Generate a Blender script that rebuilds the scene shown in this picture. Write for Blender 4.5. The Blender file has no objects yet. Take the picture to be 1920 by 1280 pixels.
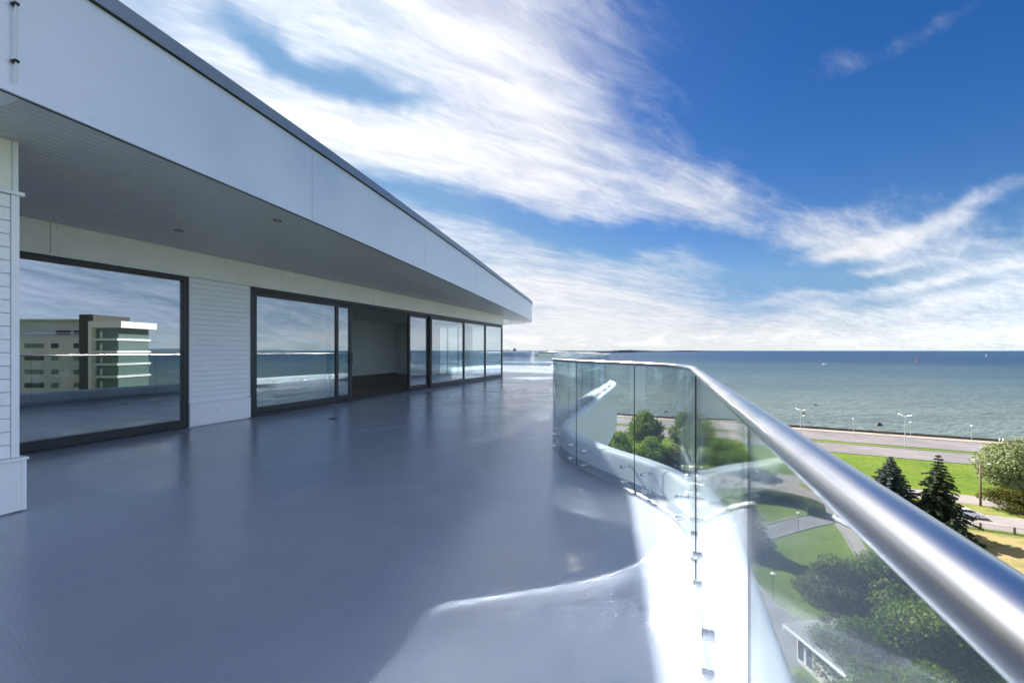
import bpy, bmesh, math, random
import numpy as np
from mathutils import Vector, Matrix

R = math.radians
random.seed(7)
rng = np.random.default_rng(7)
scene = bpy.context.scene
COL = scene.collection

# ------------------------------------------------------------------ camera
EYE = 1.3                     # eye above the terrace deck
F = 800.0                     # focal length in photo pixels (1920 wide)
HZ = 657.0                    # horizon row
cam_d = bpy.data.cameras.new('camera')
cam = bpy.data.objects.new('camera', cam_d)
COL.objects.link(cam)
cam.location = (0, 0, EYE)
cam.rotation_euler = (R(90), 0, 0)
cam_d.sensor_width = 36.0
cam_d.lens = 36.0 * F / 1920.0
cam_d.shift_y = (HZ - 640.0) / 1920.0
cam_d.clip_start = 0.02
cam_d.clip_end = 120000
scene.camera = cam

# ------------------------------------------------------------------ sun
SUN_L = Vector((1.0, -1.4, -1.328)).normalized()     # the way the light travels
sun_d = bpy.data.lights.new('sun', 'SUN')
sun_d.energy = 4.0
sun_d.angle = R(0.55)
sun_d.color = (1.0, 0.95, 0.88)
sun = bpy.data.objects.new('sun', sun_d)
COL.objects.link(sun)
sun.location = (-40, 56, 60)
sun.rotation_euler = SUN_L.to_track_quat('-Z', 'Y').to_euler()
SUN_EL = math.asin(-SUN_L.z)
SUN_AZ = math.atan2(-SUN_L.x, -SUN_L.y)              # from +Y towards +X

# ------------------------------------------------------------------ sky
world = bpy.data.worlds.new('World')
scene.world = world
world.use_nodes = True
WT = world.node_tree
for n in list(WT.nodes):
    WT.nodes.remove(n)


class NG:
    """small helper to write node maths"""
    def __init__(self, tree):
        self.t = tree

    def node(self, typ, **kw):
        n = self.t.nodes.new(typ)
        for k, v in kw.items():
            setattr(n, k, v)
        return n

    def put(self, sock, v):
        if hasattr(v, 'is_linked'):
            self.t.links.new(v, sock)
        else:
            sock.default_value = v

    def m(self, op, a, b=None, c=None, clamp=False):
        n = self.node('ShaderNodeMath', operation=op, use_clamp=clamp)
        self.put(n.inputs[0], a)
        if b is not None:
            self.put(n.inputs[1], b)
        if c is not None:
            self.put(n.inputs[2], c)
        return n.outputs[0]

    def ramp(self, x, a, b, lo=0.0, hi=1.0, smooth=True):
        n = self.node('ShaderNodeMapRange', interpolation_type='SMOOTHSTEP' if smooth else 'LINEAR')
        self.put(n.inputs[0], x)
        for i, v in enumerate((a, b, lo, hi)):
            self.put(n.inputs[i + 1], v)
        return n.outputs[0]

    def mixc(self, f, a, b, mode='MIX'):
        n = self.node('ShaderNodeMix', data_type='RGBA', blend_type=mode)
        self.put(n.inputs[0], f)
        for i, v in ((6, a), (7, b)):
            if not hasattr(v, 'is_linked') and len(v) == 3:
                v = (*v, 1)
            self.put(n.inputs[i], v)
        return n.outputs[2]

    def xyz(self, x, y, z=0.0):
        n = self.node('ShaderNodeCombineXYZ')
        for i, v in enumerate((x, y, z)):
            self.put(n.inputs[i], v)
        return n.outputs[0]

    def noise(self, vec, scale, detail=4, rough=0.55, dist=0.0, out=0):
        n = self.node('ShaderNodeTexNoise')
        if vec is not None:
            self.put(n.inputs['Vector'], vec)
        n.inputs['Scale'].default_value = scale
        n.inputs['Detail'].default_value = detail
        n.inputs['Roughness'].default_value = rough
        n.inputs['Distortion'].default_value = dist
        return n.outputs[out]


g = NG(WT)
out = g.node('ShaderNodeOutputWorld')
bg = g.node('ShaderNodeBackground')
sky = g.node('ShaderNodeTexSky', sky_type='NISHITA', sun_disc=False)
sky.sun_elevation = SUN_EL
sky.sun_rotation = SUN_AZ
sky.altitude = 30
sky.air_density = 1.0
sky.dust_density = 0.6
sky.ozone_density = 2.2
SKY_STRENGTH = 0.13
tc = g.node('ShaderNodeTexCoord')
sep = g.node('ShaderNodeSeparateXYZ')
g.t.links.new(tc.outputs['Generated'], sep.inputs[0])
dx, dy, dz = sep.outputs
az = g.m('ARCTAN2', dx, dy)                     # 0 straight ahead, + to the right
el = g.m('ARCSINE', dz)
dzp = g.m('ADD', g.m('MAXIMUM', dz, 0.0), 0.07)
px_ = g.m('DIVIDE', dx, dzp)
py_ = g.m('DIVIDE', dy, dzp)
# coordinates of a flat cloud sheet, turned along the wind
ca, sa = math.cos(R(35)), math.sin(R(35))
wa = g.m('ADD', g.m('MULTIPLY', px_, ca), g.m('MULTIPLY', py_, sa))
wb = g.m('SUBTRACT', g.m('MULTIPLY', py_, ca), g.m('MULTIPLY', px_, sa))
streak = g.noise(g.xyz(g.m('MULTIPLY', wa, 0.34), g.m('MULTIPLY', wb, 1.25), 3.1), 1.0, 9, 0.6, 0.75)
fluff = g.noise(g.xyz(g.m('MULTIPLY', wa, 0.62), g.m('MULTIPLY', wb, 2.0), 8.0), 4.6, 11, 0.66, 0.45)
curl = g.noise(g.xyz(px_, py_, 1.7), 0.9, 5, 0.5, 0.0)
warp = g.noise(g.xyz(az, el, 4.0), 2.6, 4, 0.55)
warp2 = g.noise(g.xyz(az, el, 9.0), 3.1, 4, 0.55)
azw = g.m('ADD', az, g.m('MULTIPLY', g.m('SUBTRACT', warp, 0.5), 0.22))
elw = g.m('ADD', el, g.m('MULTIPLY', g.m('SUBTRACT', warp2, 0.5), 0.16))


def sky_dir(px, py):
    v = Vector(((px - 960) / F, 1.0, (HZ - py) / F)).normalized()
    return math.atan2(v.x, v.y), math.asin(v.z)


def bank(p0, p1, width, weight, ext=1.0):
    """a cloud bank (or gap) lying between two directions of the sky"""
    a0, e0 = sky_dir(*p0)
    a1, e1 = sky_dir(*p1)
    L = math.hypot(a1 - a0, e1 - e0)
    c, s = (a1 - a0) / L, (e1 - e0) / L
    ac, ec = (a0 + a1) / 2, (e0 + e1) / 2
    A = g.m('SUBTRACT', azw, ac)
    E = g.m('SUBTRACT', elw, ec)
    U = g.m('ADD', g.m('MULTIPLY', A, c / (0.5 * L * ext)), g.m('MULTIPLY', E, s / (0.5 * L * ext)))
    V = g.m('ADD', g.m('MULTIPLY', A, -s / width), g.m('MULTIPLY', E, c / width))
    U2 = g.m('MULTIPLY', U, U)
    q = g.m('ADD', g.m('MULTIPLY', U2, U2), g.m('MULTIPLY', V, V))
    return g.m('MULTIPLY', g.m('EXPONENT', g.m('MULTIPLY', q, -1.0)), weight)


BANKS = [
    ((200, -420), (1080, 260), 0.25, 0.52),     # the big white mass from the sun towards the middle
    ((760, -60), (1220, 250), 0.15, 0.36),
    ((330, 120), (1000, 330), 0.070, 0.52),     # bright lower lip of it
    ((950, 260), (1400, 400), 0.085, 0.50),     # its tail
    ((1230, 345), (1720, 455), 0.050, 0.66),
    ((1500, 450), (2300, 520), 0.038, 0.50),
    ((380, 10), (560, 110), 0.034, -0.62),      # blue streak inside it
    ((500, 90), (830, 215), 0.024, -0.85),
    ((700, 345), (1400, 462), 0.034, -0.75),    # blue gap under it
    ((1180, -60), (2500, -260), 0.28, -0.80),   # open blue above right
    ((1420, 230), (2400, 200), 0.11, -0.55),
    ((1330, 490), (1620, 535), 0.042, -0.60),
    ((1470, 498), (1960, 348), 0.015, 0.75),    # thin crossing streaks
    ((1560, 508), (1700, 486), 0.007, 0.50),
    ((1440, 560), (2000, 500), 0.012, 0.60),
    ((1500, 590), (2000, 545), 0.016, 0.45),
    ((700, 510), (1330, 570), 0.085, 0.78),     # pale bank low over the sea
    ((-600, 635), (3200, 640), 0.066, 1.05),
    ((1540, 110), (1960, -20), 0.030, 0.62),
    ((1838, 150), (1850, 250), 0.014, 0.62),
    ((1890, 330), (1980, 280), 0.022, 0.65),
]
tot = g.m('MULTIPLY', g.m('SUBTRACT', streak, 0.5), 1.9)
tot = g.m('ADD', tot, g.m('MULTIPLY', g.m('SUBTRACT', fluff, 0.5), 1.0))
tot = g.m('ADD', tot, g.m('MULTIPLY', g.m('SUBTRACT', curl, 0.5), 0.5))
tot = g.m('MULTIPLY', tot, g.ramp(dz, 0.0, 0.30, 0.50, 1.0))
# the sky behind and to the right is well covered with thin cloud, as the windows mirror it, thickened to lift the shade
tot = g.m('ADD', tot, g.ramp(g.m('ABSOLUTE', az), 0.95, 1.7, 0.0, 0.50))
for b in BANKS:
    tot = g.m('ADD', tot, bank(*b))
dens = g.m('MULTIPLY', g.ramp(tot, -0.32, 1.18), 0.96)
dens = g.m('MULTIPLY', dens, g.ramp(dz, -0.02, 0.004))
# the low row of cumulus far out over the horizon
cnum = g.noise(g.xyz(g.m('MULTIPLY', az, 1.0), g.m('MULTIPLY', el, 3.2), 2.0), 14.0, 6, 0.6)
cum = g.m('MULTIPLY', g.ramp(cnum, 0.47, 0.62), g.m('MULTIPLY', g.ramp(el, 0.006, 0.014), g.ramp(el, 0.055, 0.02)))
# light of the clouds: brighter near the sun
sd = (-SUN_L.x, -SUN_L.y, -SUN_L.z)
dot = g.m('ADD', g.m('ADD', g.m('MULTIPLY', dx, sd[0]), g.m('MULTIPLY', dy, sd[1])), g.m('MULTIPLY', dz, sd[2]))
near_sun = g.m('POWER', g.m('MAXIMUM', dot, 0.0), 5.0)
shade = g.ramp(fluff, 0.3, 0.7, 0.90, 1.06)
# clouds away from the sun: brightness and blue tint added to lift the shade
rear_fill = g.ramp(dot, 0.45, -0.55, 0.0, 1.8)
lum = g.m('MULTIPLY', g.m('ADD', g.m('ADD', 1.80, rear_fill), g.m('MULTIPLY', near_sun, 0.7)), shade)
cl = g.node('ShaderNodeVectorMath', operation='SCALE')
g.t.links.new(g.mixc(g.m('MULTIPLY', rear_fill, 0.5), (0.985, 1.0, 1.03), (0.80, 0.94, 1.22)), cl.inputs[0])
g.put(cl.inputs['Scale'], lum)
hsv = g.node('ShaderNodeHueSaturation')
hsv.inputs['Hue'].default_value = 0.513
hsv.inputs['Saturation'].default_value = 1.43
hsv.inputs['Value'].default_value = 0.235
g.t.links.new(sky.outputs[0], hsv.inputs['Color'])
vmin = g.node('ShaderNodeVectorMath', operation='MINIMUM')
g.t.links.new(hsv.outputs[0], vmin.inputs[0])
vmin.inputs[1].default_value = (0.46, 0.86, 1.45)
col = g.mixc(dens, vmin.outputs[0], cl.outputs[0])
col = g.mixc(g.m('MULTIPLY', cum, 0.75), col, (2.15, 2.15, 2.15))
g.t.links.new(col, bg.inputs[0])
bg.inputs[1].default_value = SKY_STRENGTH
world.cycles.sampling_method = 'MANUAL'
world.cycles.sample_map_resolution = 256
g.t.links.new(bg.outputs[0], out.inputs[0])

# ------------------------------------------------------------------ render settings
vs = scene.view_settings
vs.view_transform = 'Standard'
vs.look = 'None'
vs.exposure = 1.95
vs.gamma = 1.0
scene.render.engine = 'CYCLES'
cy = scene.cycles
cy.use_denoising = True
try:
    cy.denoiser = 'OPENIMAGEDENOISE'
except Exception:
    pass
cy.max_bounces = 12
cy.transparent_max_bounces = 32
cy.glossy_bounces = 6
cy.diffuse_bounces = 4
cy.caustics_reflective = True
cy.caustics_refractive = False
cy.blur_glossy = 0.0
cy.sample_clamp_indirect = 250.0
cy.use_guiding = True
cy.use_surface_guiding = True


# ================================================================== helpers
def gp(px, py, z):
    """world point seen at a photo pixel, lying at height z"""
    d = (EYE - z) * F / (py - HZ)
    return Vector(((px - 960) / F * d, d, z))


def dp(px, d, z=0.0):
    return Vector(((px - 960) / F * d, d, z))


class MB:
    def __init__(self):
        self.v, self.f, self.mi = [], [], []

    def add(self, vs_, fs, mi=0):
        o = len(self.v)
        self.v += [tuple(p) for p in vs_]
        self.f += [tuple(i + o for i in f) for f in fs]
        self.mi += [mi] * len(fs)
        return self

    def hexa(self, p, mi=0):
        """8 points: bottom ring 0-3, top ring 4-7"""
        return self.add(p, [(0, 3, 2, 1), (4, 5, 6, 7), (0, 1, 5, 4), (1, 2, 6, 5), (2, 3, 7, 6), (3, 0, 4, 7)], mi)

    def box(self, x0, x1, y0, y1, z0, z1, mi=0):
        return self.hexa([(x0, y0, z0), (x1, y0, z0), (x1, y1, z0), (x0, y1, z0),
                          (x0, y0, z1), (x1, y0, z1), (x1, y1, z1), (x0, y1, z1)], mi)

    def prism(self, poly, z0, z1, mi=0):
        n = len(poly)
        vs_ = [(p[0], p[1], z0) for p in poly] + [(p[0], p[1], z1) for p in poly]
        fs = [tuple(range(n - 1, -1, -1)), tuple(range(n, 2 * n))]
        fs += [(i, (i + 1) % n, n + (i + 1) % n, n + i) for i in range(n)]
        return self.add(vs_, fs, mi)

    def tube(self, pts, r, n=8, mi=0, cap=True):
        pts = [Vector(p) for p in pts]
        rs = r if isinstance(r, (list, tuple)) else [r] * len(pts)
        vs_, fs = [], []
        up0 = None
        for i, p in enumerate(pts):
            t = (pts[min(i + 1, len(pts) - 1)] - pts[max(i - 1, 0)]).normalized()
            if up0 is None:
                up0 = Vector((0, 0, 1)) if abs(t.z) < 0.9 else Vector((1, 0, 0))
            a = t.cross(up0).normalized()
            b = a.cross(t).normalized()
            up0 = b
            for k in range(n):
                an = 2 * math.pi * k / n
                vs_.append(p + a * (math.cos(an) * rs[i]) + b * (math.sin(an) * rs[i]))
        for i in range(len(pts) - 1):
            for k in range(n):
                k2 = (k + 1) % n
                fs.append((i * n + k, i * n + k2, (i + 1) * n + k2, (i + 1) * n + k))
        if cap:
            fs.append(tuple(range(n - 1, -1, -1)))
            fs.append(tuple(range((len(pts) - 1) * n, len(pts) * n)))
        return self.add(vs_, fs, mi)

    def lathe(self, prof, n=16, c=(0, 0, 0), mi=0):
        vs_, fs = [], []
        for r, z in prof:
            for k in range(n):
                a = 2 * math.pi * k / n
                vs_.append((c[0] + r * math.cos(a), c[1] + r * math.sin(a), c[2] + z))
        for i in range(len(prof) - 1):
            for k in range(n):
                k2 = (k + 1) % n
                fs.append((i * n + k, i * n + k2, (i + 1) * n + k2, (i + 1) * n + k))
        return self.add(vs_, fs, mi)

    def mesh(self, name, mats, smooth=False, fixn=True, bevel=0.0):
        me = bpy.data.meshes.new(name)
        me.from_pydata(self.v, [], self.f)
        mats = mats if isinstance(mats, (list, tuple)) else [mats]
        for m_ in mats:
            me.materials.append(m_)
        me.polygons.foreach_set('material_index', self.mi)
        if fixn or bevel:
            bm = bmesh.new()
            bm.from_mesh(me)
            if bevel:
                es = [e for e in bm.edges if len(e.link_faces) == 2 and e.calc_face_angle(0) > 0.6]
                bmesh.ops.bevel(bm, geom=es, offset=bevel, segments=2, affect='EDGES', profile=0.5)
            bmesh.ops.recalc_face_normals(bm, faces=bm.faces)
            bm.to_mesh(me)
            bm.free()
        if smooth:
            me.polygons.foreach_set('use_smooth', [True] * len(me.polygons))
        me.update()
        return me

    def build(self, name, mats, parent=None, smooth=False, fixn=True, bevel=0.0, auto=None):
        o = bpy.data.objects.new(name, self.mesh(name, mats, smooth, fixn, bevel))
        COL.objects.link(o)
        if parent is not None:
            o.parent = parent
        if auto:
            sharp_by_angle(o.data, auto)
        return o


def sharp_by_angle(me, deg):
    me.polygons.foreach_set('use_smooth', [True] * len(me.polygons))
    bm = bmesh.new()
    bm.from_mesh(me)
    for e in bm.edges:
        e.smooth = not (len(e.link_faces) == 2 and e.calc_face_angle(0) > R(deg))
    bm.to_mesh(me)
    bm.free()


def empty(name, loc=(0, 0, 0), rz=0.0):
    o = bpy.data.objects.new(name, None)
    o.empty_display_size = 0.2
    COL.objects.link(o)
    o.location = loc
    o.rotation_euler = (0, 0, rz)
    return o


def tag(o, label=None, cat=None, group=None, kind=None):
    if label:
        o['label'] = label
    if cat:
        o['category'] = cat
    if group:
        o['group'] = group
    if kind:
        o['kind'] = kind
    return o


def place(me, name, parent=None, mat=None):
    o = bpy.data.objects.new(name, me)
    COL.objects.link(o)
    o.parent = parent
    if mat is not None:
        o.matrix_local = mat
    return o


def copy_tree(o, parent=None):
    c = o.copy()
    COL.objects.link(c)
    c.parent = parent
    for ch in list(o.children):
        copy_tree(ch, c)
    return c


def spline(pts, step=0.05):
    """Catmull-Rom through 2-D points, resampled evenly"""
    P = [Vector(p) for p in pts]
    P = [P[0] * 2 - P[1]] + P + [P[-1] * 2 - P[-2]]
    raw = []
    for i in range(1, len(P) - 2):
        p0, p1, p2, p3 = P[i - 1:i + 3]
        t0, t1 = 0.0, (p1 - p0).length ** 0.5
        t2 = t1 + (p2 - p1).length ** 0.5
        t3 = t2 + (p3 - p2).length ** 0.5
        n = max(4, int((p2 - p1).length / (step * 0.5)))
        for k in range(n):
            t = t1 + (t2 - t1) * k / n
            a1 = p0 * ((t1 - t) / (t1 - t0)) + p1 * ((t - t0) / (t1 - t0))
            a2 = p1 * ((t2 - t) / (t2 - t1)) + p2 * ((t - t1) / (t2 - t1))
            a3 = p2 * ((t3 - t) / (t3 - t2)) + p3 * ((t - t2) / (t3 - t2))
            b1 = a1 * ((t2 - t) / (t2 - t0)) + a2 * ((t - t0) / (t2 - t0))
            b2 = a2 * ((t3 - t) / (t3 - t1)) + a3 * ((t - t1) / (t3 - t1))
            raw.append(b1 * ((t2 - t) / (t2 - t1)) + b2 * ((t - t1) / (t2 - t1)))
    raw.append(P[-2])
    outp, acc = [raw[0]], 0.0
    for a, b in zip(raw, raw[1:]):
        acc += (b - a).length
        if acc >= step:
            outp.append(b)
            acc = 0.0
    outp.append(raw[-1])
    return outp


def tang(path, i):
    return (path[min(i + 1, len(path) - 1)] - path[max(i - 1, 0)]).normalized()


def off(path, i, o):
    t = tang(path, i)
    return Vector((path[i].x + t.y * o, path[i].y - t.x * o))


# ================================================================== materials
def pmat(name, color, rough=0.6, metal=0.0, var=0.0, vscale=3.0, bump=0.0, bscale=40.0, spec=0.5, coat=0.0,
         croug=0.1, detail=5, coords='Object', stretch=None):
    m_ = bpy.data.materials.new(name)
    m_.use_nodes = True
    t = m_.node_tree
    q = NG(t)
    b = t.nodes['Principled BSDF']
    b.inputs['Base Color'].default_value = (*color, 1)
    b.inputs['Roughness'].default_value = rough
    b.inputs['Metallic'].default_value = metal
    b.inputs['Specular IOR Level'].default_value = spec
    b.inputs['Coat Weight'].default_value = coat
    b.inputs['Coat Roughness'].default_value = croug
    vec = None
    if var or bump:
        tcn = q.node('ShaderNodeTexCoord')
        vec = tcn.outputs[coords]
        if stretch:
            mp = q.node('ShaderNodeMapping')
            mp.inputs['Scale'].default_value = stretch
            t.links.new(vec, mp.inputs[0])
            vec = mp.outputs[0]
    if var:
        nz = q.noise(vec, vscale, detail, 0.6)
        f = q.ramp(nz, 0.3, 0.7)
        lo = tuple(c * (1 - var) for c in color)
        hi = tuple(min(1.0, c * (1 + var)) for c in color)
        t.links.new(q.mixc(f, lo, hi), b.inputs['Base Color'])
        t.links.new(q.ramp(nz, 0.25, 0.75, max(0.02, rough - 0.06), min(1, rough + 0.06)), b.inputs['Roughness'])
    if bump:
        bn = q.node('ShaderNodeBump')
        bn.inputs['Strength'].default_value = 1.0
        bn.inputs['Distance'].default_value = bump
        q.put(bn.inputs['Height'], q.noise(vec, bscale, 4, 0.6))
        t.links.new(bn.outputs[0], b.inputs['Normal'])
    return m_


def glass_mat(name, tint, f0, rough=0.0, refl=(1, 1, 1), power=5.0):
    """plain sheet glass: Fresnel mirror over clear, slightly tinted glass"""
    m_ = bpy.data.materials.new(name)
    m_.use_nodes = True
    t = m_.node_tree
    for n in list(t.nodes):
        t.nodes.remove(n)
    q = NG(t)
    o = q.node('ShaderNodeOutputMaterial')
    mix = q.node('ShaderNodeMixShader')
    tr = q.node('ShaderNodeBsdfTransparent')
    tr.inputs[0].default_value = (*tint, 1)
    gl = q.node('ShaderNodeBsdfGlossy')
    gl.inputs['Color'].default_value = (*refl, 1)
    gl.inputs['Roughness'].default_value = rough
    lw = q.node('ShaderNodeLayerWeight')
    lw.inputs[0].default_value = 0.5
    sch = q.m('ADD', q.m('MULTIPLY', q.m('POWER', lw.outputs['Facing'], power), 1 - f0), f0, clamp=True)
    t.links.new(sch, mix.inputs[0])
    t.links.new(tr.outputs[0], mix.inputs[1])
    t.links.new(gl.outputs[0], mix.inputs[2])
    t.links.new(mix.outputs[0], o.inputs[0])
    return m_


def leaf_mat(name, c0, c1, trans=0.55, vscale=0.25, rough=0.6):
    m_ = bpy.data.materials.new(name)
    m_.use_nodes = True
    t = m_.node_tree
    q = NG(t)
    b = t.nodes['Principled BSDF']
    geo = q.node('ShaderNodeNewGeometry')
    tcn = q.node('ShaderNodeTexCoord')
    nz = q.noise(tcn.outputs['Object'], vscale, 3, 0.6)
    f = q.m('ADD', q.m('MULTIPLY', geo.outputs['Random Per Island'], 0.55), q.m('MULTIPLY', q.ramp(nz, 0.35, 0.65), 0.5), clamp=True)
    cc = q.mixc(f, c0, c1)
    t.links.new(cc, b.inputs['Base Color'])
    b.inputs['Roughness'].default_value = rough
    b.inputs['Specular IOR Level'].default_value = 0.3
    tl = q.node('ShaderNodeBsdfTranslucent')
    t.links.new(q.mixc(1.0, cc, (1.25, 1.35, 0.55), 'MULTIPLY'), tl.inputs[0])
    mx = q.node('ShaderNodeMixShader')
    mx.inputs[0].default_value = trans
    t.links.new(b.outputs[0], mx.inputs[1])
    t.links.new(tl.outputs[0], mx.inputs[2])
    t.links.new(mx.outputs[0], t.nodes['Material Output'].inputs[0])
    return m_


M = {}
M['plaster'] = pmat('plaster', (0.70, 0.745, 0.80), 0.55, var=0.03, vscale=1.5, bump=0.0008, bscale=60)
M['panel'] = pmat('panel', (0.70, 0.735, 0.80), 0.38, metal=0.5, var=0.02, vscale=0.8)
M['white_panel'] = pmat('white_panel', (0.76, 0.77, 0.78), 0.42, var=0.025, vscale=0.8)
M['header'] = pmat('header', (0.80, 0.79, 0.755), 0.55, var=0.04, vscale=1.2)
M['siding'] = pmat('siding', (0.80, 0.82, 0.83), 0.5, var=0.03, vscale=4, stretch=(1, 1, 6))
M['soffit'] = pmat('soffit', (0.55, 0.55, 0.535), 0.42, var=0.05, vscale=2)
M['groove_light'] = pmat('groove_light', (0.86, 0.86, 0.85), 0.6)
M['cap'] = pmat('cap', (0.30, 0.33, 0.38), 0.35, metal=0.6, var=0.04, vscale=2)
M['frame'] = pmat('frame', (0.022, 0.023, 0.027), 0.35, var=0.06, vscale=5)
M['dark'] = pmat('dark', (0.012, 0.012, 0.013), 0.6)
M['rubber'] = pmat('rubber', (0.02, 0.02, 0.02), 0.8)
M['trim'] = pmat('trim', (0.78, 0.80, 0.82), 0.35, var=0.03, vscale=3)
M['chrome'] = pmat('chrome', (0.78, 0.79, 0.80), 0.24, metal=1.0)
M['wall_in'] = pmat('wall_in', (0.72, 0.73, 0.71), 0.7, var=0.03, vscale=1.0)
M['floor_in'] = pmat('floor_in', (0.16, 0.14, 0.12), 0.5, var=0.1, vscale=2.0)
M['white_paint'] = pmat('white_paint', (0.8, 0.8, 0.8), 0.35)
M['lamp_grey'] = pmat('lamp_grey', (0.55, 0.57, 0.58), 0.4, metal=0.3)
M['asphalt'] = pmat('asphalt', (0.165, 0.150, 0.152), 0.85, var=0.14, vscale=0.06, detail=8)
M['drive'] = pmat('drive', (0.25, 0.225, 0.21), 0.85, var=0.14, vscale=0.22, detail=8)
M['greyroad'] = pmat('greyroad', (0.15, 0.145, 0.15), 0.85, var=0.10, vscale=0.25, detail=8)
M['path'] = pmat('path', (0.27, 0.235, 0.19), 0.9, var=0.10, vscale=0.3, detail=8)
M['kerb'] = pmat('kerb', (0.22, 0.215, 0.20), 0.85, var=0.1, vscale=0.8)
M['paint'] = pmat('paint', (0.42, 0.41, 0.41), 0.7, var=0.08, vscale=1.0)
M['stone'] = pmat('stone', (0.085, 0.08, 0.075), 0.9, var=0.35, vscale=0.8)
M['rock'] = pmat('rock', (0.05, 0.045, 0.04), 0.7, var=0.4, vscale=1.0)
M['bark'] = pmat('bark', (0.075, 0.055, 0.04), 0.9, var=0.3, vscale=4)
M['wood_pole'] = pmat('wood_pole', (0.16, 0.115, 0.085), 0.85, var=0.25, vscale=4, stretch=(1, 1, 0.2))
M['carpaint'] = pmat('carpaint', (0.76, 0.77, 0.78), 0.25, coat=1.0, croug=0.04)
M['carglass'] = pmat('carglass', (0.012, 0.014, 0.016), 0.05)
M['carred'] = pmat('carred', (0.35, 0.02, 0.02), 0.3)
M['glass'] = glass_mat('glass', (0.925, 0.962, 0.960), 0.115, rough=0.048)
M['glass_edge'] = pmat('glass_edge', (0.004, 0.014, 0.012), 0.5, spec=0.05)
M['seal'] = pmat('seal', (0.004, 0.008, 0.008), 0.6, spec=0.1)
M['window'] = glass_mat('window', (0.80, 0.85, 0.85), 0.27, power=3.4, refl=(0.92, 0.95, 1.0))
M['window_clear'] = glass_mat('window_clear', (0.86, 0.92, 0.91), 0.07)


def deck_material():
    m_ = bpy.data.materials.new('deck_paint')
    m_.use_nodes = True
    t = m_.node_tree
    q = NG(t)
    b = t.nodes['Principled BSDF']
    tcn = q.node('ShaderNodeTexCoord')
    P = tcn.outputs['Object']
    big = q.noise(P, 0.35, 4, 0.55)
    mid = q.noise(P, 2.2, 6, 0.6)
    fine = q.noise(P, 70.0, 2, 0.5)
    f = q.m('ADD', q.m('MULTIPLY', q.ramp(big, 0.3, 0.7), 0.6), q.m('MULTIPLY', q.ramp(mid, 0.3, 0.7), 0.4))
    t.links.new(q.mixc(f, (0.255, 0.296, 0.375), (0.310, 0.350, 0.428)), b.inputs['Base Color'])
    # scuffs make the sheen uneven
    pat = q.noise(P, 0.9, 6, 0.7, 1.2)
    rr = q.m('ADD', q.ramp(mid, 0.3, 0.75, 0.11, 0.18), q.m('ADD', q.m('MULTIPLY', q.ramp(big, 0.35, 0.7), 0.05), q.ramp(pat, 0.42, 0.62, 0.0, 0.07)))
    t.links.new(rr, b.inputs['Roughness'])
    b.inputs['Specular IOR Level'].default_value = 0.75
    # trowel waves, then the orange-peel of the coating
    mp = q.node('ShaderNodeMapping')
    mp.inputs['Rotation'].default_value = (0, 0, R(-20))
    mp.inputs['Scale'].default_value = (0.8, 1.7, 1.0)
    t.links.new(P, mp.inputs[0])
    wave = q.noise(mp.outputs[0], 1.6, 2, 0.45, 0.2)
    b1 = q.node('ShaderNodeBump')
    b1.inputs['Strength'].default_value = 1.0
    b1.inputs['Distance'].default_value = 0.0042
    q.put(b1.inputs['Height'], wave)
    b2 = q.node('ShaderNodeBump')
    b2.inputs['Strength'].default_value = 1.0
    b2.inputs['Distance'].default_value = 0.0014
    q.put(b2.inputs['Height'], fine)
    t.links.new(b1.outputs[0], b2.inputs['Normal'])
    t.links.new(b2.outputs[0], b.inputs['Normal'])
    return m_


M['deck'] = deck_material()


def steel_material():
    m_ = pmat('brushed_steel', (0.63, 0.63, 0.64), 0.23, metal=1.0)
    t = m_.node_tree
    q = NG(t)
    b = t.nodes['Principled BSDF']
    tcn = q.node('ShaderNodeTexCoord')
    nz2 = q.noise(tcn.outputs['Object'], 7.0, 3, 0.5)
    t.links.new(q.ramp(nz2, 0.3, 0.7, 0.20, 0.26), b.inputs['Roughness'])
    return m_


M['steel'] = steel_material()


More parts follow.
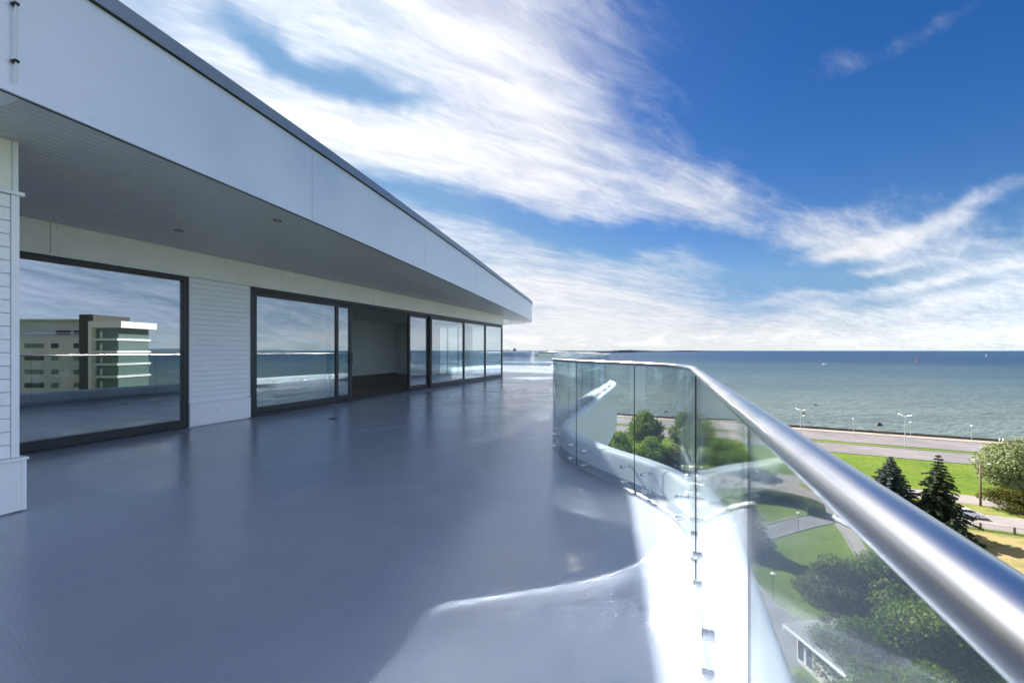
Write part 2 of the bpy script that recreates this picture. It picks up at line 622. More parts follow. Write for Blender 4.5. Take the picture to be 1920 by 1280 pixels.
def grass_material():
    m_ = bpy.data.materials.new('grass')
    m_.use_nodes = True
    t = m_.node_tree
    q = NG(t)
    b = t.nodes['Principled BSDF']
    tcn = q.node('ShaderNodeTexCoord')
    P = tcn.outputs['Object']
    big = q.noise(P, 0.035, 5, 0.6, 0.5)
    mid = q.noise(P, 0.4, 6, 0.65)
    fin = q.noise(P, 4.0, 4, 0.7)
    sp = q.node('ShaderNodeSeparateXYZ')
    t.links.new(P, sp.inputs[0])
    # the strip near the fence is dry and sandy
    nn = q.m('ADD', q.m('MULTIPLY', sp.outputs[0], 0.464), q.m('MULTIPLY', sp.outputs[1], 0.886))
    ee = q.m('SUBTRACT', q.m('MULTIPLY', sp.outputs[0], 0.886), q.m('MULTIPLY', sp.outputs[1], 0.464))
    c = q.mixc(q.ramp(big, 0.35, 0.65), (0.075, 0.140, 0.014), (0.130, 0.195, 0.020))
    c = q.mixc(q.m('MULTIPLY', q.ramp(mid, 0.45, 0.70), 0.6), c, (0.19, 0.195, 0.045))
    pat = q.noise(P, 0.13, 5, 0.65, 0.8)
    c = q.mixc(q.m('MULTIPLY', q.ramp(pat, 0.48, 0.66), 0.55), c, (0.065, 0.115, 0.018))
    c = q.mixc(q.m('MULTIPLY', q.ramp(fin, 0.38, 0.66), 0.6), c, (0.045, 0.085, 0.012))
    spk = q.noise(P, 1.3, 5, 0.7)
    c = q.mixc(q.m('MULTIPLY', q.ramp(spk, 0.48, 0.64), 0.6), c, (0.17, 0.20, 0.05))
    dry = q.m('MULTIPLY', q.m('MULTIPLY', q.ramp(nn, 98.0, 95.0), q.ramp(ee, 20.0, 30.0)), q.ramp(mid, 0.30, 0.55, 0.25, 1.0))
    dry = q.m('MULTIPLY', dry, q.ramp(nn, 40, 60))
    c = q.mixc(dry, c, (0.30, 0.235, 0.11))
    strip = q.m('MULTIPLY', q.m('MULTIPLY', q.ramp(nn, 106.0, 107.5), q.ramp(nn, 113.5, 112.5)), q.ramp(mid, 0.35, 0.6))
    c = q.mixc(q.m('MULTIPLY', strip, 0.7), c, (0.26, 0.235, 0.09))
    t.links.new(c, b.inputs['Base Color'])
    b.inputs['Roughness'].default_value = 0.9
    b.inputs['Specular IOR Level'].default_value = 0.1
    bn = q.node('ShaderNodeBump')
    bn.inputs['Distance'].default_value = 0.08
    q.put(bn.inputs['Height'], fin)
    t.links.new(bn.outputs[0], b.inputs['Normal'])
    return m_


M['grass'] = grass_material()


def sea_material():
    m_ = bpy.data.materials.new('sea_water')
    m_.use_nodes = True
    t = m_.node_tree
    q = NG(t)
    b = t.nodes['Principled BSDF']
    tcn = q.node('ShaderNodeTexCoord')
    P = tcn.outputs['Object']
    sp = q.node('ShaderNodeSeparateXYZ')
    t.links.new(P, sp.inputs[0])
    nn = q.m('ADD', q.m('MULTIPLY', sp.outputs[0], 0.464), q.m('MULTIPLY', sp.outputs[1], 0.886))
    big = q.noise(P, 0.0016, 5, 0.6)
    nn2 = q.m('ADD', nn, q.m('MULTIPLY', q.m('SUBTRACT', big, 0.5), 900))
    depth = q.m('LOGARITHM', q.m('MAXIMUM', q.m('SUBTRACT', nn2, 120), 30.0), 10.0)
    # shallow sandy bottom near the shore, deep water beyond
    c = q.mixc(q.ramp(depth, 2.0, 2.75), (0.185, 0.240, 0.232), (0.090, 0.155, 0.185))
    c = q.mixc(q.ramp(depth, 2.55, 3.3), c, (0.013, 0.050, 0.115))
    mpl = q.node('ShaderNodeMapping')
    mpl.inputs['Rotation'].default_value = (0, 0, R(27))
    mpl.inputs['Scale'].default_value = (0.25, 1.6, 1)
    t.links.new(P, mpl.inputs[0])
    lane = q.noise(mpl.outputs[0], 0.012, 6, 0.62, 0.6)
    c = q.mixc(q.m('MULTIPLY', q.ramp(lane, 0.40, 0.64), 0.25), c, (0.030, 0.078, 0.118))
    # foam on the crests
    mp = q.node('ShaderNodeMapping')
    mp.inputs['Rotation'].default_value = (0, 0, R(12))
    mp.inputs['Scale'].default_value = (0.55, 1.5, 1)
    t.links.new(P, mp.inputs[0])
    foam = q.noise(mp.outputs[0], 0.085, 5, 0.62)
    c = q.mixc(q.m('MULTIPLY', q.ramp(foam, 0.735, 0.775), 0.75), c, (0.7, 0.72, 0.72))
    t.links.new(c, b.inputs['Base Color'])
    b.inputs['Roughness'].default_value = 0.38
    b.inputs['Specular IOR Level'].default_value = 0.09
    w1 = q.noise(mp.outputs[0], 0.30, 5, 0.65, 0.3)
    w2 = q.noise(mp.outputs[0], 0.03, 3, 0.6, 0.3)
    b1 = q.node('ShaderNodeBump')
    b1.inputs['Distance'].default_value = 8.0
    q.put(b1.inputs['Height'], w1)
    b2 = q.node('ShaderNodeBump')
    b2.inputs['Distance'].default_value = 6.0
    q.put(b2.inputs['Height'], w2)
    t.links.new(b1.outputs[0], b2.inputs['Normal'])
    t.links.new(b2.outputs[0], b.inputs['Normal'])
    return m_


M['sea'] = sea_material()
M['leaf_mid'] = leaf_mat('leaf_mid', (0.045, 0.090, 0.014), (0.190, 0.250, 0.045))
M['leaf_light'] = leaf_mat('leaf_light', (0.060, 0.115, 0.016), (0.190, 0.255, 0.040))
M['leaf_dark'] = leaf_mat('leaf_dark', (0.038, 0.074, 0.016), (0.155, 0.205, 0.045))
M['leaf_brown'] = leaf_mat('leaf_brown', (0.060, 0.060, 0.014), (0.125, 0.115, 0.026))
M['leaf_willow'] = leaf_mat('leaf_willow', (0.125, 0.160, 0.070), (0.270, 0.300, 0.150), 0.25)
M['needle_dark'] = leaf_mat('needle_dark', (0.014, 0.028, 0.015), (0.050, 0.074, 0.032), 0.10)
M['needle_blue'] = leaf_mat('needle_blue', (0.020, 0.034, 0.032), (0.080, 0.105, 0.105), 0.10)
M['needle_pine'] = leaf_mat('needle_pine', (0.045, 0.060, 0.026), (0.150, 0.145, 0.062), 0.30)
M['leaf_hedge'] = leaf_mat('leaf_hedge', (0.060, 0.095, 0.020), (0.150, 0.185, 0.045), 0.25)

# ================================================================== terrace
GZ = -28.0                    # ground far below
SEAZ = -29.5
X0, SL = 0.147, 0.369         # the near straight run of the balustrade: x = X0 + SL * y
GLASS_NODES = [(X0 + SL * y, y) for y in (-16, -12, -8, -5, -3, -1.5, 0, 1.2, 2.2)] + [
    (1.165, 2.78), (1.215, 3.15), (1.185, 3.50), (1.065, 3.86), (0.875, 4.23), (0.695, 4.70), (0.575, 5.15),
    (0.535, 5.52), (0.600, 5.92), (0.80, 6.50), (1.28, 7.90), (1.86, 9.60), (2.45, 11.3), (2.86, 12.6), (3.08, 13.6), (3.10, 14.6),
    (2.86, 15.7), (2.62, 16.8), (2.62, 17.8), (2.95, 19.2), (3.7, 21.2), (4.5, 23.2), (4.95, 25.0), (5.05, 27.5), (4.9, 31), (4.3, 35),
    (3.2, 37.6), (1.2, 38.8), (-3, 39.0), (-9, 37.8), (-18, 34.5), (-27, 31)]
PATH = spline(GLASS_NODES, 0.06)
NP = len(PATH)
ARC = [0.0]
for a_, b_ in zip(PATH, PATH[1:]):
    ARC.append(ARC[-1] + (b_ - a_).length)


def nearest(x, y):
    return min(range(NP), key=lambda i: (PATH[i].x - x) ** 2 + (PATH[i].y - y) ** 2)


def at_arc(s):
    s = max(0.0, min(ARC[-1] - 1e-6, s))
    i = int(np.searchsorted(ARC, s)) - 1
    i = max(0, min(NP - 2, i))
    t = (s - ARC[i]) / max(1e-9, ARC[i + 1] - ARC[i])
    p = PATH[i].lerp(PATH[i + 1], t)
    tn = tang(PATH, i).lerp(tang(PATH, i + 1), t).normalized()
    return p, tn


# deck: one sheet bounded by the balustrade
mb = MB()
poly = [off(PATH, i, 0.085) for i in range(0, NP, 2)]
poly += [Vector((-30, 22)), Vector((-30, -16))]
mb.add([(p.x, p.y, 0.0) for p in poly], [tuple(range(len(poly)))])
me = mb.mesh('terrace_deck', M['deck'], fixn=False)
bm = bmesh.new(); bm.from_mesh(me)
bmesh.ops.triangulate(bm, faces=bm.faces, ngon_method='EAR_CLIP')
bmesh.ops.recalc_face_normals(bm, faces=bm.faces)
for f_ in bm.faces:
    if f_.normal.z < 0:
        f_.normal_flip()
bm.to_mesh(me); bm.free()
deck = place(me, 'terrace_deck')
tag(deck, 'glossy blue grey coated terrace deck beside the white penthouse', 'deck', kind='structure')


def sweep(prof, i0=0, i1=None, step=2, closed=False):
    """profile of (offset outwards, z) swept along the balustrade line"""
    i1 = NP - 1 if i1 is None else i1
    idx = list(range(i0, i1, step)) + [i1]
    vs_, fs = [], []
    n = len(prof)
    for i in idx:
        for o, z in prof:
            p = off(PATH, i, o)
            vs_.append((p.x, p.y, z))
    m_ = n if closed else n - 1
    for k in range(len(idx) - 1):
        for j in range(m_):
            j2 = (j + 1) % n
            fs.append((k * n + j, k * n + j2, (k + 1) * n + j2, (k + 1) * n + j))
    return vs_, fs


tower = empty('apartment_tower', (0, 0, GZ))
tag(tower, 'curving white parapet and storeys of the tower below the terrace', 'building')


def under_tower(name, vs_, fs, mat, smooth=True, auto=35):
    b_ = MB()
    b_.add([(v[0], v[1], v[2] - GZ) for v in vs_], fs)
    return b_.build(name, mat, tower, auto=auto)


PAR = [(0.088, 0.0), (0.088, 0.255), (0.094, 0.285), (0.108, 0.303), (0.128, 0.31), (0.185, 0.31), (0.207, 0.303), (0.221, 0.285),
       (0.226, 0.255), (0.226, -0.93), (0.21, -0.95), (-0.30, -0.95)]
parapet = under_tower('parapet', *sweep(PAR), M['plaster'])
cove = under_tower('cove', *sweep([(0.060, 0.002), (0.072, 0.012), (0.080, 0.05), (0.080, 0.085), (0.090, 0.088)]), M['deck'])
vs_, fs = sweep([(-0.30, -0.95), (-0.30, GZ)], step=8)
under_tower('wall', vs_, fs, M['plaster'], auto=20)
lowv, lowf = sweep([(-0.30, -0.15)] + [(0.05, -0.15)] + PAR[1:], step=6)
b_ = MB(); b_.add([(v[0], v[1], v[2] - GZ - 3.2) for v in lowv], lowf)
first = b_.build('balcony_parapet', M['plaster'], tower, auto=35)
for k in range(1, 7):
    c = first.copy(); COL.objects.link(c); c.parent = tower
    c.location = (0, 0, -3.2 * k)

# ------------------------------------------------------------------ balustrade
bal = empty('glass_balustrade', (PATH[nearest(1.2, 3.2)].x, PATH[nearest(1.2, 3.2)].y, 0.0))
tag(bal, 'curving frameless glass balustrade with round brushed steel handrail along the terrace edge', 'balustrade')
BO = Vector(bal.location)
RAIL_Z, RAIL_R = 1.184, 0.0195
i_far = NP - 1
rp = [(PATH[i].x - BO.x, PATH[i].y - BO.y, RAIL_Z) for i in range(0, NP, 1)]
b_ = MB(); b_.tube(rp, RAIL_R, 28)
b_.build('handrail', M['steel'], bal, smooth=True)
joints = [ARC[nearest(*p)] for p in ((X0 + SL * 0.759, 0.759), (X0 + SL * 2.355, 2.355), (1.085, 3.82), (0.695, 4.70), (0.548, 5.62))]
J = [joints[0]]
while J[0] > 2.0:
    J.insert(0, J[0] - 1.70)
J.insert(0, 0.0)
J += joints[1:]
s = J[-1]
while s < ARC[-1] - 1.5:
    s += 1.25 if s < ARC[nearest(3.1, 14.6)] else 1.6
    J.append(min(s, ARC[-1]))
GT = 0.0022       # half thickness of the laminated glass
st = MB()
# standoff: polished cap on the deck side, spindle, disc on the far side (local +Y = outwards)
def ring(prof, n=14):
    vs_, fs = [], []
    for r_, y_ in prof:
        for k in range(n):
            a = 2 * math.pi * k / n
            vs_.append((r_ * math.cos(a), y_, r_ * math.sin(a)))
    for i in range(len(prof) - 1):
        for k in range(n):
            k2 = (k + 1) % n
            fs.append((i * n + k, i * n + k2, (i + 1) * n + k2, (i + 1) * n + k))
    fs.append(tuple(range(n)))
    fs.append(tuple(range((len(prof) - 1) * n, len(prof) * n)))
    return vs_, fs
v_, f_ = ring([(0.015, -0.024), (0.0195, -0.021), (0.0195, -GT - 0.004), (0.0175, -GT - 0.0035), (0.0175, -GT - 0.0004)]); st.add(v_, f_)
v_, f_ = ring([(0.0175, GT + 0.0004), (0.0175, GT + 0.003), (0.0195, GT + 0.0035), (0.0195, GT + 0.016), (0.012, GT + 0.020), (0.009, 0.060), (0.016, 0.064), (0.016, 0.0865)]); st.add(v_, f_)
st_me = st.mesh('standoff', M['chrome'])
sharp_by_angle(st_me, 40)
for k in range(len(J) - 1):
    s0, s1 = J[k] + 0.0025, J[k + 1] - 0.0025
    if s1 - s0 < 0.2:
        continue
    n = max(2, int((s1 - s0) / 0.05))
    vs_, fs, mi = [], [], []
    for i in range(n + 1):
        p, t = at_arc(s0 + (s1 - s0) * i / n)
        nx, ny = t.y, -t.x
        for o in (-GT, GT):
            for z in (0.035, RAIL_Z - 0.010):
                vs_.append((p.x + nx * o - BO.x, p.y + ny * o - BO.y, z))
    for i in range(n):
        a, b = i * 4, i * 4 + 4
        fs += [(a, b, b + 1, a + 1), (a + 2, a + 3, b + 3, b + 2), (a, a + 2, b + 2, b), (a + 1, b + 1, b + 3, a + 3)]
        mi += [0, 0, 1, 1]
    e = n * 4
    fs += [(0, 1, 3, 2), (e, e + 2, e + 3, e + 1)]
    mi += [1, 1]
    b_ = MB(); b_.v, b_.f, b_.mi = vs_, fs, mi
    b_.build('glass_panel', [M['glass'], M['glass_edge']], bal, auto=30)
    p, t = at_arc(J[k + 1])
    wd = 0.0055 if abs(J[k + 1] - joints[1]) < 0.01 else (0.0017 if abs(J[k + 1] - joints[0]) < 0.01 else 0.003)
    sb = MB()
    tx, ty, nx, ny = t.x * 0.0022, t.y * 0.0022, t.y * wd, -t.x * wd
    cs = [(p.x - BO.x + a * tx + b * nx, p.y - BO.y + a * ty + b * ny) for a, b in ((-1, -1), (1, -1), (1, 1), (-1, 1))]
    sb.prism(cs, 0.036, RAIL_Z - 0.012)
    sb.build('joint_seal', M['seal'], bal)
    ln = s1 - s0
    for fr in ((0.085, 0.52, 0.915) if ln > 1.35 else (0.16, 0.84)):
        p, t = at_arc(s0 + ln * fr)
        if p.y > 30 and p.x < -8:
            continue
        ang = math.atan2(t.y, t.x)
        for z in (0.082, 0.232):
            place(st_me, 'standoff', bal, Matrix.Translation((p.x - BO.x, p.y - BO.y, z)) @ Matrix.Rotation(ang + math.pi, 4, 'Z'))

# ================================================================== penthouse
U = Vector((0.345, 0.9386)); NV = Vector((0.9386, -0.345)); W0 = -7.589
PH = empty('penthouse', (0, 0, 0))
tag(PH, 'white penthouse with deep overhanging roof and dark framed sliding glass doors', 'building')


def FP(u, w, z):
    p = U * u + NV * (W0 + w)
    return Vector((p.x, p.y, z))


def uw(x, y):
    return U.x * x + U.y * y, NV.x * x + NV.y * y - W0


def fu(px):
    """position along the facade plane seen at photo column px"""
    r = Vector(((px - 960) / F, 1.0))
    d = W0 / NV.dot(r)
    return U.dot(r) * d


def fbox(b_, u0, u1, w0, w1, z0, z1, mi=0):
    return b_.hexa([FP(u0, w0, z0), FP(u1, w0, z0), FP(u1, w1, z0), FP(u0, w1, z0),
                    FP(u0, w0, z1), FP(u1, w0, z1), FP(u1, w1, z1), FP(u0, w1, z1)], mi)


def fpart(name, mat, boxes, parent=PH, bevel=0.0):
    b_ = MB()
    for bx in boxes:
        fbox(b_, *bx)
    return b_.build(name, mat, parent, bevel=bevel)


SOF, HEAD, FTOP, CAPZ = 2.98, 2.54, 3.90, 4.03
UEND = fu(943.5)
UP0, UP1 = fu(355), fu(469)          # pier between window and doors
# fascia line in plan
FN = [(-6.2, -9.0), (-5.45, -6.0), (-4.75, -3.2), (-4.05, -0.4), (-3.22, 2.82), (-2.57, 5.486), (-1.83, 8.90), (-1.08, 12.55), (-0.36, 16.2), (0.40, 20.0), (1.00, 23.1),
      (1.13, 24.2), (1.03, 25.2), (0.62, 26.2), (-0.05, 27.2), (-0.95, 28.1), (-2.6, 29.2), (-5.5, 30.6), (-13.0, 33.6)]
FAS = spline(FN, 0.12)
FU = [uw(p.x, p.y) for p in FAS]


def curve_u(w):
    """u where the fascia line has the offset w (beyond the near corner)"""
    for (u0, w0), (u1, w1) in zip(FU, FU[1:]):
        if u0 > 0.5 and w0 >= w >= w1:
            return u0 + (u1 - u0) * (w0 - w) / max(1e-9, w0 - w1)
    return FU[-1][0]


def curve_w(u):
    for (u0, w0), (u1, w1) in zip(FU, FU[1:]):
        if u0 <= u <= u1:
            return w0 + (w1 - w0) * (u - u0) / (u1 - u0)
    return FU[0][1]


HOLE_C, HOLE_R = Vector((-1.80, 23.7)), 1.62
hu, hw = uw(HOLE_C.x, HOLE_C.y)


def roof_sheet(z, name, mat, extra=0.0):
    """roof or ceiling sheet with the round opening in it"""
    bm_ = bmesh.new()
    loop = [(p.x, p.y) for p in FAS[::3]] + [(FAS[-1].x, FAS[-1].y)]
    back = [FP(FU[-1][0], -13.5, 0), FP(FU[0][0], -13.5, 0)]
    loop += [(p.x, p.y) for p in back]
    vs1 = [bm_.verts.new((x, y, z)) for x, y in loop]
    es = [bm_.edges.new((vs1[i], vs1[(i + 1) % len(vs1)])) for i in range(len(vs1))]
    vs2 = [bm_.verts.new((HOLE_C.x + HOLE_R * math.cos(2 * math.pi * k / 48), HOLE_C.y + HOLE_R * math.sin(2 * math.pi * k / 48), z)) for k in range(48)]
    es += [bm_.edges.new((vs2[i], vs2[(i + 1) % 48])) for i in range(48)]
    bmesh.ops.triangle_fill(bm_, use_beauty=True, use_dissolve=False, edges=es)
    m2 = bpy.data.meshes.new(name)
    bm_.to_mesh(m2); bm_.free()
    m2.materials.append(mat)
    return place(m2, name, PH)


roof = roof_sheet(FTOP + 0.02, 'roof', M['cap'])
roof_sheet(SOF + 0.0032, 'soffit_backing', M['groove_light'])  # pale colour in the board gaps stands for light the grooves catch
b_ = MB(); b_.lathe([(HOLE_R, SOF - 0.004), (HOLE_R, CAPZ), (HOLE_R + 0.05, CAPZ), (HOLE_R + 0.05, FTOP)], 48, (HOLE_C.x, HOLE_C.y, 0))
b_.build('roof_opening', M['white_panel'], PH, auto=30)

# soffit boards, parallel to the facade and cut along the fascia
BW = 0.088
U_SM = 1.545
w = curve_w(U_SM + 0.35) - 0.01
nb = 0
while w > -3.6:
    w1, w0 = w - 0.008, w - BW + 0.008
    ua = [U_SM + 0.004, U_SM + 0.004] if w0 > 0.0 else [UEND + 0.10] * 2
    ub = [curve_u(w0) - 0.03, curve_u(w1) - 0.03]
    segs = [(ua, ub)]
    hs = []
    for ww in (w0, w1):
        q2 = (HOLE_R + 0.03) ** 2 - (ww - hw) ** 2
        hs.append(math.sqrt(q2) if q2 > 0 else None)
    if hs[0] and hs[1]:
        segs = [(ua, [hu - hs[0], hu - hs[1]]), ([hu + hs[0], hu + hs[1]], ub)]
    for a_, c_ in segs:
        if c_[0] - a_[0] < 0.05 or c_[1] - a_[1] < 0.05:
            continue
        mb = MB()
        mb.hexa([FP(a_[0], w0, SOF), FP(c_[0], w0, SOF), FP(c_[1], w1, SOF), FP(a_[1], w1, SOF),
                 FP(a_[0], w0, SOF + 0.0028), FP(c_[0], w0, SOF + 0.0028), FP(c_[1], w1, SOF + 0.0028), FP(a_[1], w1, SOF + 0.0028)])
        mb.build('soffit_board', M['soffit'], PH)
        nb += 1
    w -= BW
# plain soffit sheet nearest the camera
mb = MB()
us = [U_SM - 0.004 - 0.6 * k for k in range(18)]
vs_ = []
for u_ in us:
    vs_ += [FP(u_, -0.5, SOF), FP(u_, curve_w(u_) - 0.02, SOF)]
mb.add(vs_, [(2 * k, 2 * k + 1, 2 * k + 3, 2 * k + 2) for k in range(len(us) - 1)])
mb.build('soffit_sheet', M['white_panel'], PH)

# fascia panels and coping
FARC = [0.0]
for a_, b2 in zip(FAS, FAS[1:]):
    FARC.append(FARC[-1] + (b2 - a_).length)


def f_at(s):
    i = max(0, min(len(FAS) - 2, int(np.searchsorted(FARC, s)) - 1))
    t = (s - FARC[i]) / max(1e-9, FARC[i + 1] - FARC[i])
    return FAS[i].lerp(FAS[i + 1], t), tang(FAS, i).lerp(tang(FAS, i + 1), t).normalized()


def f_strip(s0, s1, prof, step=0.15):
    n = max(2, int((s1 - s0) / step))
    vs_, fs = [], []
    m_ = len(prof)
    for i in range(n + 1):
        p, t = f_at(s0 + (s1 - s0) * i / n)
        for o, z in prof:
            vs_.append((p.x + t.y * o, p.y - t.x * o, z))
    for i in range(n):
        for j in range(m_):
            j2 = (j + 1) % m_
            fs.append((i * m_ + j, i * m_ + j2, (i + 1) * m_ + j2, (i + 1) * m_ + j))
    fs += [tuple(range(m_)), tuple(range(n * m_, n * m_ + m_))]
    return vs_, fs


def f_s(y):
    return min(((abs(p.y - y), s_) for p, s_ in zip(FAS, FARC) if p.x < 1.2))[1]


fj = [0.02] + [f_s(y) for y in (-5.0, -1.5, 2.02, 5.486, 8.90, 12.6, 16.2, 19.8)]
s = fj[-1]
while s < FARC[-1] - 2:
    s += 2.4
    fj.append(s)
riv = MB()


def stud(b_, p, nrm, r=0.009, h=0.004, n=8):
    nrm = Vector(nrm).normalized()
    a = nrm.cross(Vector((0, 0, 1))).normalized(); c = a.cross(nrm)
    vs_ = [p + a * (r * math.cos(2 * math.pi * k / n)) + c * (r * math.sin(2 * math.pi * k / n)) for k in range(n)]
    vs_ += [v + nrm * h for v in vs_]
    b_.add(vs_, [tuple(range(n, 2 * n))] + [(k, (k + 1) % n, n + (k + 1) % n, n + k) for k in range(n)])


for s0, s1 in zip(fj, fj[1:]):
    b_ = MB(); b_.add(*f_strip(s0 + 0.003, s1 - 0.003, [(-0.02, SOF - 0.012), (0.0, SOF - 0.012), (0.0, FTOP - 0.012), (-0.02, FTOP - 0.012)]))
    b_.build('fascia_panel', M['panel'], PH, auto=40)
    k = max(2, round((s1 - s0) / 0.62))
    for i in range(k + 1):
        for z in (SOF + 0.04, (SOF + FTOP) / 2, FTOP - 0.06):
            p, t = f_at(s0 + 0.05 + (s1 - s0 - 0.10) * i / k)
            stud(riv, Vector((p.x, p.y, z)), (t.y, -t.x, 0), 0.006)
b_ = MB(); b_.add(*f_strip(0.02, FARC[-1], [(-0.06, SOF - 0.006), (-0.03, SOF - 0.006), (-0.03, FTOP + 0.01), (-0.06, FTOP + 0.01)]))
b_.build('fascia_backing', M['dark'], PH, auto=40)
cj = [0.02] + [f_s(y) for y in (-3.0, 2.3, 8.3, 14.3, 20.6)] + [FARC[-1] * 0.90, FARC[-1]]
for s0, s1 in zip(cj, cj[1:]):
    b_ = MB(); b_.add(*f_strip(s0 + 0.002, s1 - 0.002, [(0.028, FTOP), (0.034, FTOP - 0.008), (0.038, FTOP - 0.004), (0.034, CAPZ - 0.01), (0.020, CAPZ), (-0.35, CAPZ + 0.03), (-0.35, FTOP + 0.03), (0.02, FTOP + 0.01)]))
    b_.build('coping', M['cap'], PH, auto=30)
# conductor cable clipped to the fascia
p, t = f_at(f_s(2.70))
nrm = Vector((t.y, -t.x, 0))
base = Vector((p.x, p.y, 0))
b_ = MB(); b_.tube([base + nrm * 0.03 + Vector((0, 0, z)) for z in (SOF + 0.05, SOF + 0.4, FTOP - 0.02)], 0.006, 8)
b_.build('conductor_cable', M['lamp_grey'], PH)
for z in (SOF + 0.18, SOF + 0.55, SOF + 0.8):
    c0 = base + nrm * 0.02 + Vector((0, 0, z))
    b_ = MB(); tv = Vector((t.x, t.y, 0))
    b_.hexa([c0 - tv * 0.012 - nrm * 0.02, c0 + tv * 0.012 - nrm * 0.02, c0 + tv * 0.012 + nrm * 0.022, c0 - tv * 0.012 + nrm * 0.022] +
            [q_ + Vector((0, 0, 0.016)) for q_ in (c0 - tv * 0.012 - nrm * 0.02, c0 + tv * 0.012 - nrm * 0.02, c0 + tv * 0.012 + nrm * 0.022, c0 - tv * 0.012 + nrm * 0.022)])
    b_.build('cable_clip', M['rubber'], PH)

# header panels over the openings
U_START = -9.0
hj = [U_START, -5.0, -1.5, 1.2, fu(95), fu(528), fu(700), fu(822), UEND + 0.02]
for u0, u1 in zip(hj, hj[1:]):
    fpart('header_panel', M['header'], [(u0 + 0.003, u1 - 0.003, -0.03, 0.0, HEAD + 0.02, SOF - 0.004)])
    k = max(2, round((u1 - u0) / 0.60))
    for i in range(k + 1):
        for z in (HEAD + 0.07, SOF - 0.06):
            stud(riv, FP(u0 + 0.06 + (u1 - u0 - 0.12) * i / k, 0.0, z), (NV.x, NV.y, 0), 0.009)
fpart('header_backing', M['dark'], [(U_START, UEND, -0.16, -0.032, HEAD, SOF)])
fpart('head_flashing', M['trim'], [(U_START, UEND + 0.03, -0.02, 0.022, HEAD + 0.002, HEAD + 0.018)])
# end return of the header
S_END = 3.52
mb = MB(); fbox(mb, UEND - 0.16, UEND + 0.018, -13, -0.033, HEAD + 0.02, SOF - 0.004)
mb.build('end_header', M['header'], PH)

# pier with horizontal siding and a plinth panel
fpart('pier_core', M['trim'], [(UP0 + 0.01, UP1 - 0.01, -0.20, -0.022, 0.0, HEAD)])
z = 0.415
bh = (HEAD - 0.42) / 24
for k in range(24):
    z0 = 0.415 + k * bh
    fpart('siding_board', M['siding'], [(UP0 + 0.012, UP1 - 0.012, -0.021, -0.002, z0 + 0.0045, z0 + bh)], bevel=0.0025)
fpart('corner_trim', M['trim'], [(UP0, UP0 + 0.011, -0.10, 0.004, 0.42, HEAD), (UP1 - 0.011, UP1, -0.10, 0.004, 0.42, HEAD)])
plinth = fpart('plinth_panel', M['white_panel'], [(UP0 + 0.0, UP1 + 0.0, -0.02, 0.018, 0.015, 0.385)], bevel=0.004)
fpart('plinth_cap', M['trim'], [(UP0 - 0.004, UP1 + 0.004, -0.02, 0.028, 0.387, 0.402)])
uo = fu(413)
fpart('wall_socket', M['trim'], [(uo - 0.055, uo + 0.055, 0.0185, 0.030, 0.20, 0.285)], plinth, bevel=0.003)
for uu_ in (UP0 + 0.12, (UP0 + UP1) / 2, UP1 - 0.12):
    for zz in (0.06, 0.34):
        stud(riv, FP(uu_, 0.018, zz), (NV.x, NV.y, 0), 0.008)
riv.build('rivets', M['lamp_grey'], PH)['kind'] = 'stuff'

# bay wall at the left edge of the view
WB, UB = 2.67, 1.87
fpart('bay_wall', M['trim'], [(U_START, UB - 0.03, 0.002, WB - 0.04, 0.0, SOF - 0.003)])
fpart('bay_upper_panel', M['header'], [(U_START, UB - 0.045, WB - 0.038, WB - 0.02, HEAD + 0.045, SOF - 0.004)])
fpart('bay_upper_trim', M['trim'], [(UB - 0.043, UB - 0.012, WB - 0.10, WB - 0.008, HEAD + 0.036, SOF - 0.004)])
fpart('bay_flashing', M['trim'], [(U_START, UB + 0.014, WB - 0.10, WB + 0.022, HEAD + 0.005, HEAD + 0.034)])
bh2 = (HEAD - 0.44) / 20
for k in range(20):
    z0 = 0.44 + k * bh2
    fpart('siding_board', M['siding'], [(U_START, UB - 0.055, WB - 0.039, WB - 0.016, z0 + 0.005, z0 + bh2)], bevel=0.0025)
fpart('corner_trim', M['trim'], [(UB - 0.052, UB - 0.008, WB - 0.12, WB - 0.004, 0.442, HEAD + 0.003)])
fpart('bay_plinth', M['white_panel'], [(U_START, UB + 0.002, WB - 0.10, WB + 0.004, 0.012, 0.418)])
fpart('plinth_trim', M['trim'], [(UB + 0.003, UB + 0.028, WB - 0.12, WB + 0.010, 0.012, 0.418)])
fpart('plinth_cap', M['trim'], [(U_START, UB + 0.036, WB - 0.12, WB + 0.026, 0.420, 0.438)])

# fixed window
def unit_frame(name, u0, u1, z0, z1, fw, w0, w1, bot=None, parent=PH):
    bot = fw if bot is None else bot
    return fpart(name, M['frame'], [(u0, u0 + fw, w0, w1, z0, z1), (u1 - fw, u1, w0, w1, z0, z1),
                                    (u0 + fw, u1 - fw, w0, w1, z1 - fw, z1), (u0 + fw, u1 - fw, w0, w1, z0, z0 + bot)], parent, bevel=0.003)


def pane(u0, u1, z0, z1, w_, parent, th=0.012, mat='window'):
    return fpart('pane', M[mat], [(u0, u1, w_ - th, w_, z0, z1)], parent)


win = unit_frame('window', 1.9, UP0, 0.012, HEAD - 0.003, 0.075, -0.13, -0.025, bot=0.13)
pane(1.975, UP0 - 0.075, 0.142, HEAD - 0.078, -0.07, win)

# sliding doors
D0, D1 = UP1, UEND
ub = [fu(x) for x in (627, 637)]
doors = fpart('sliding_door', M['frame'], [
    (D0, D0 + 0.085, -0.16, -0.028, 0.0, HEAD - 0.003),
    (D0 + 0.085, D1 - 0.04, -0.16, -0.028, HEAD - 0.075, HEAD - 0.003),
    (D0 + 0.085, D1 - 0.04, -0.20, -0.018, 0.0, 0.055)], bevel=0.003)
tag(doors)


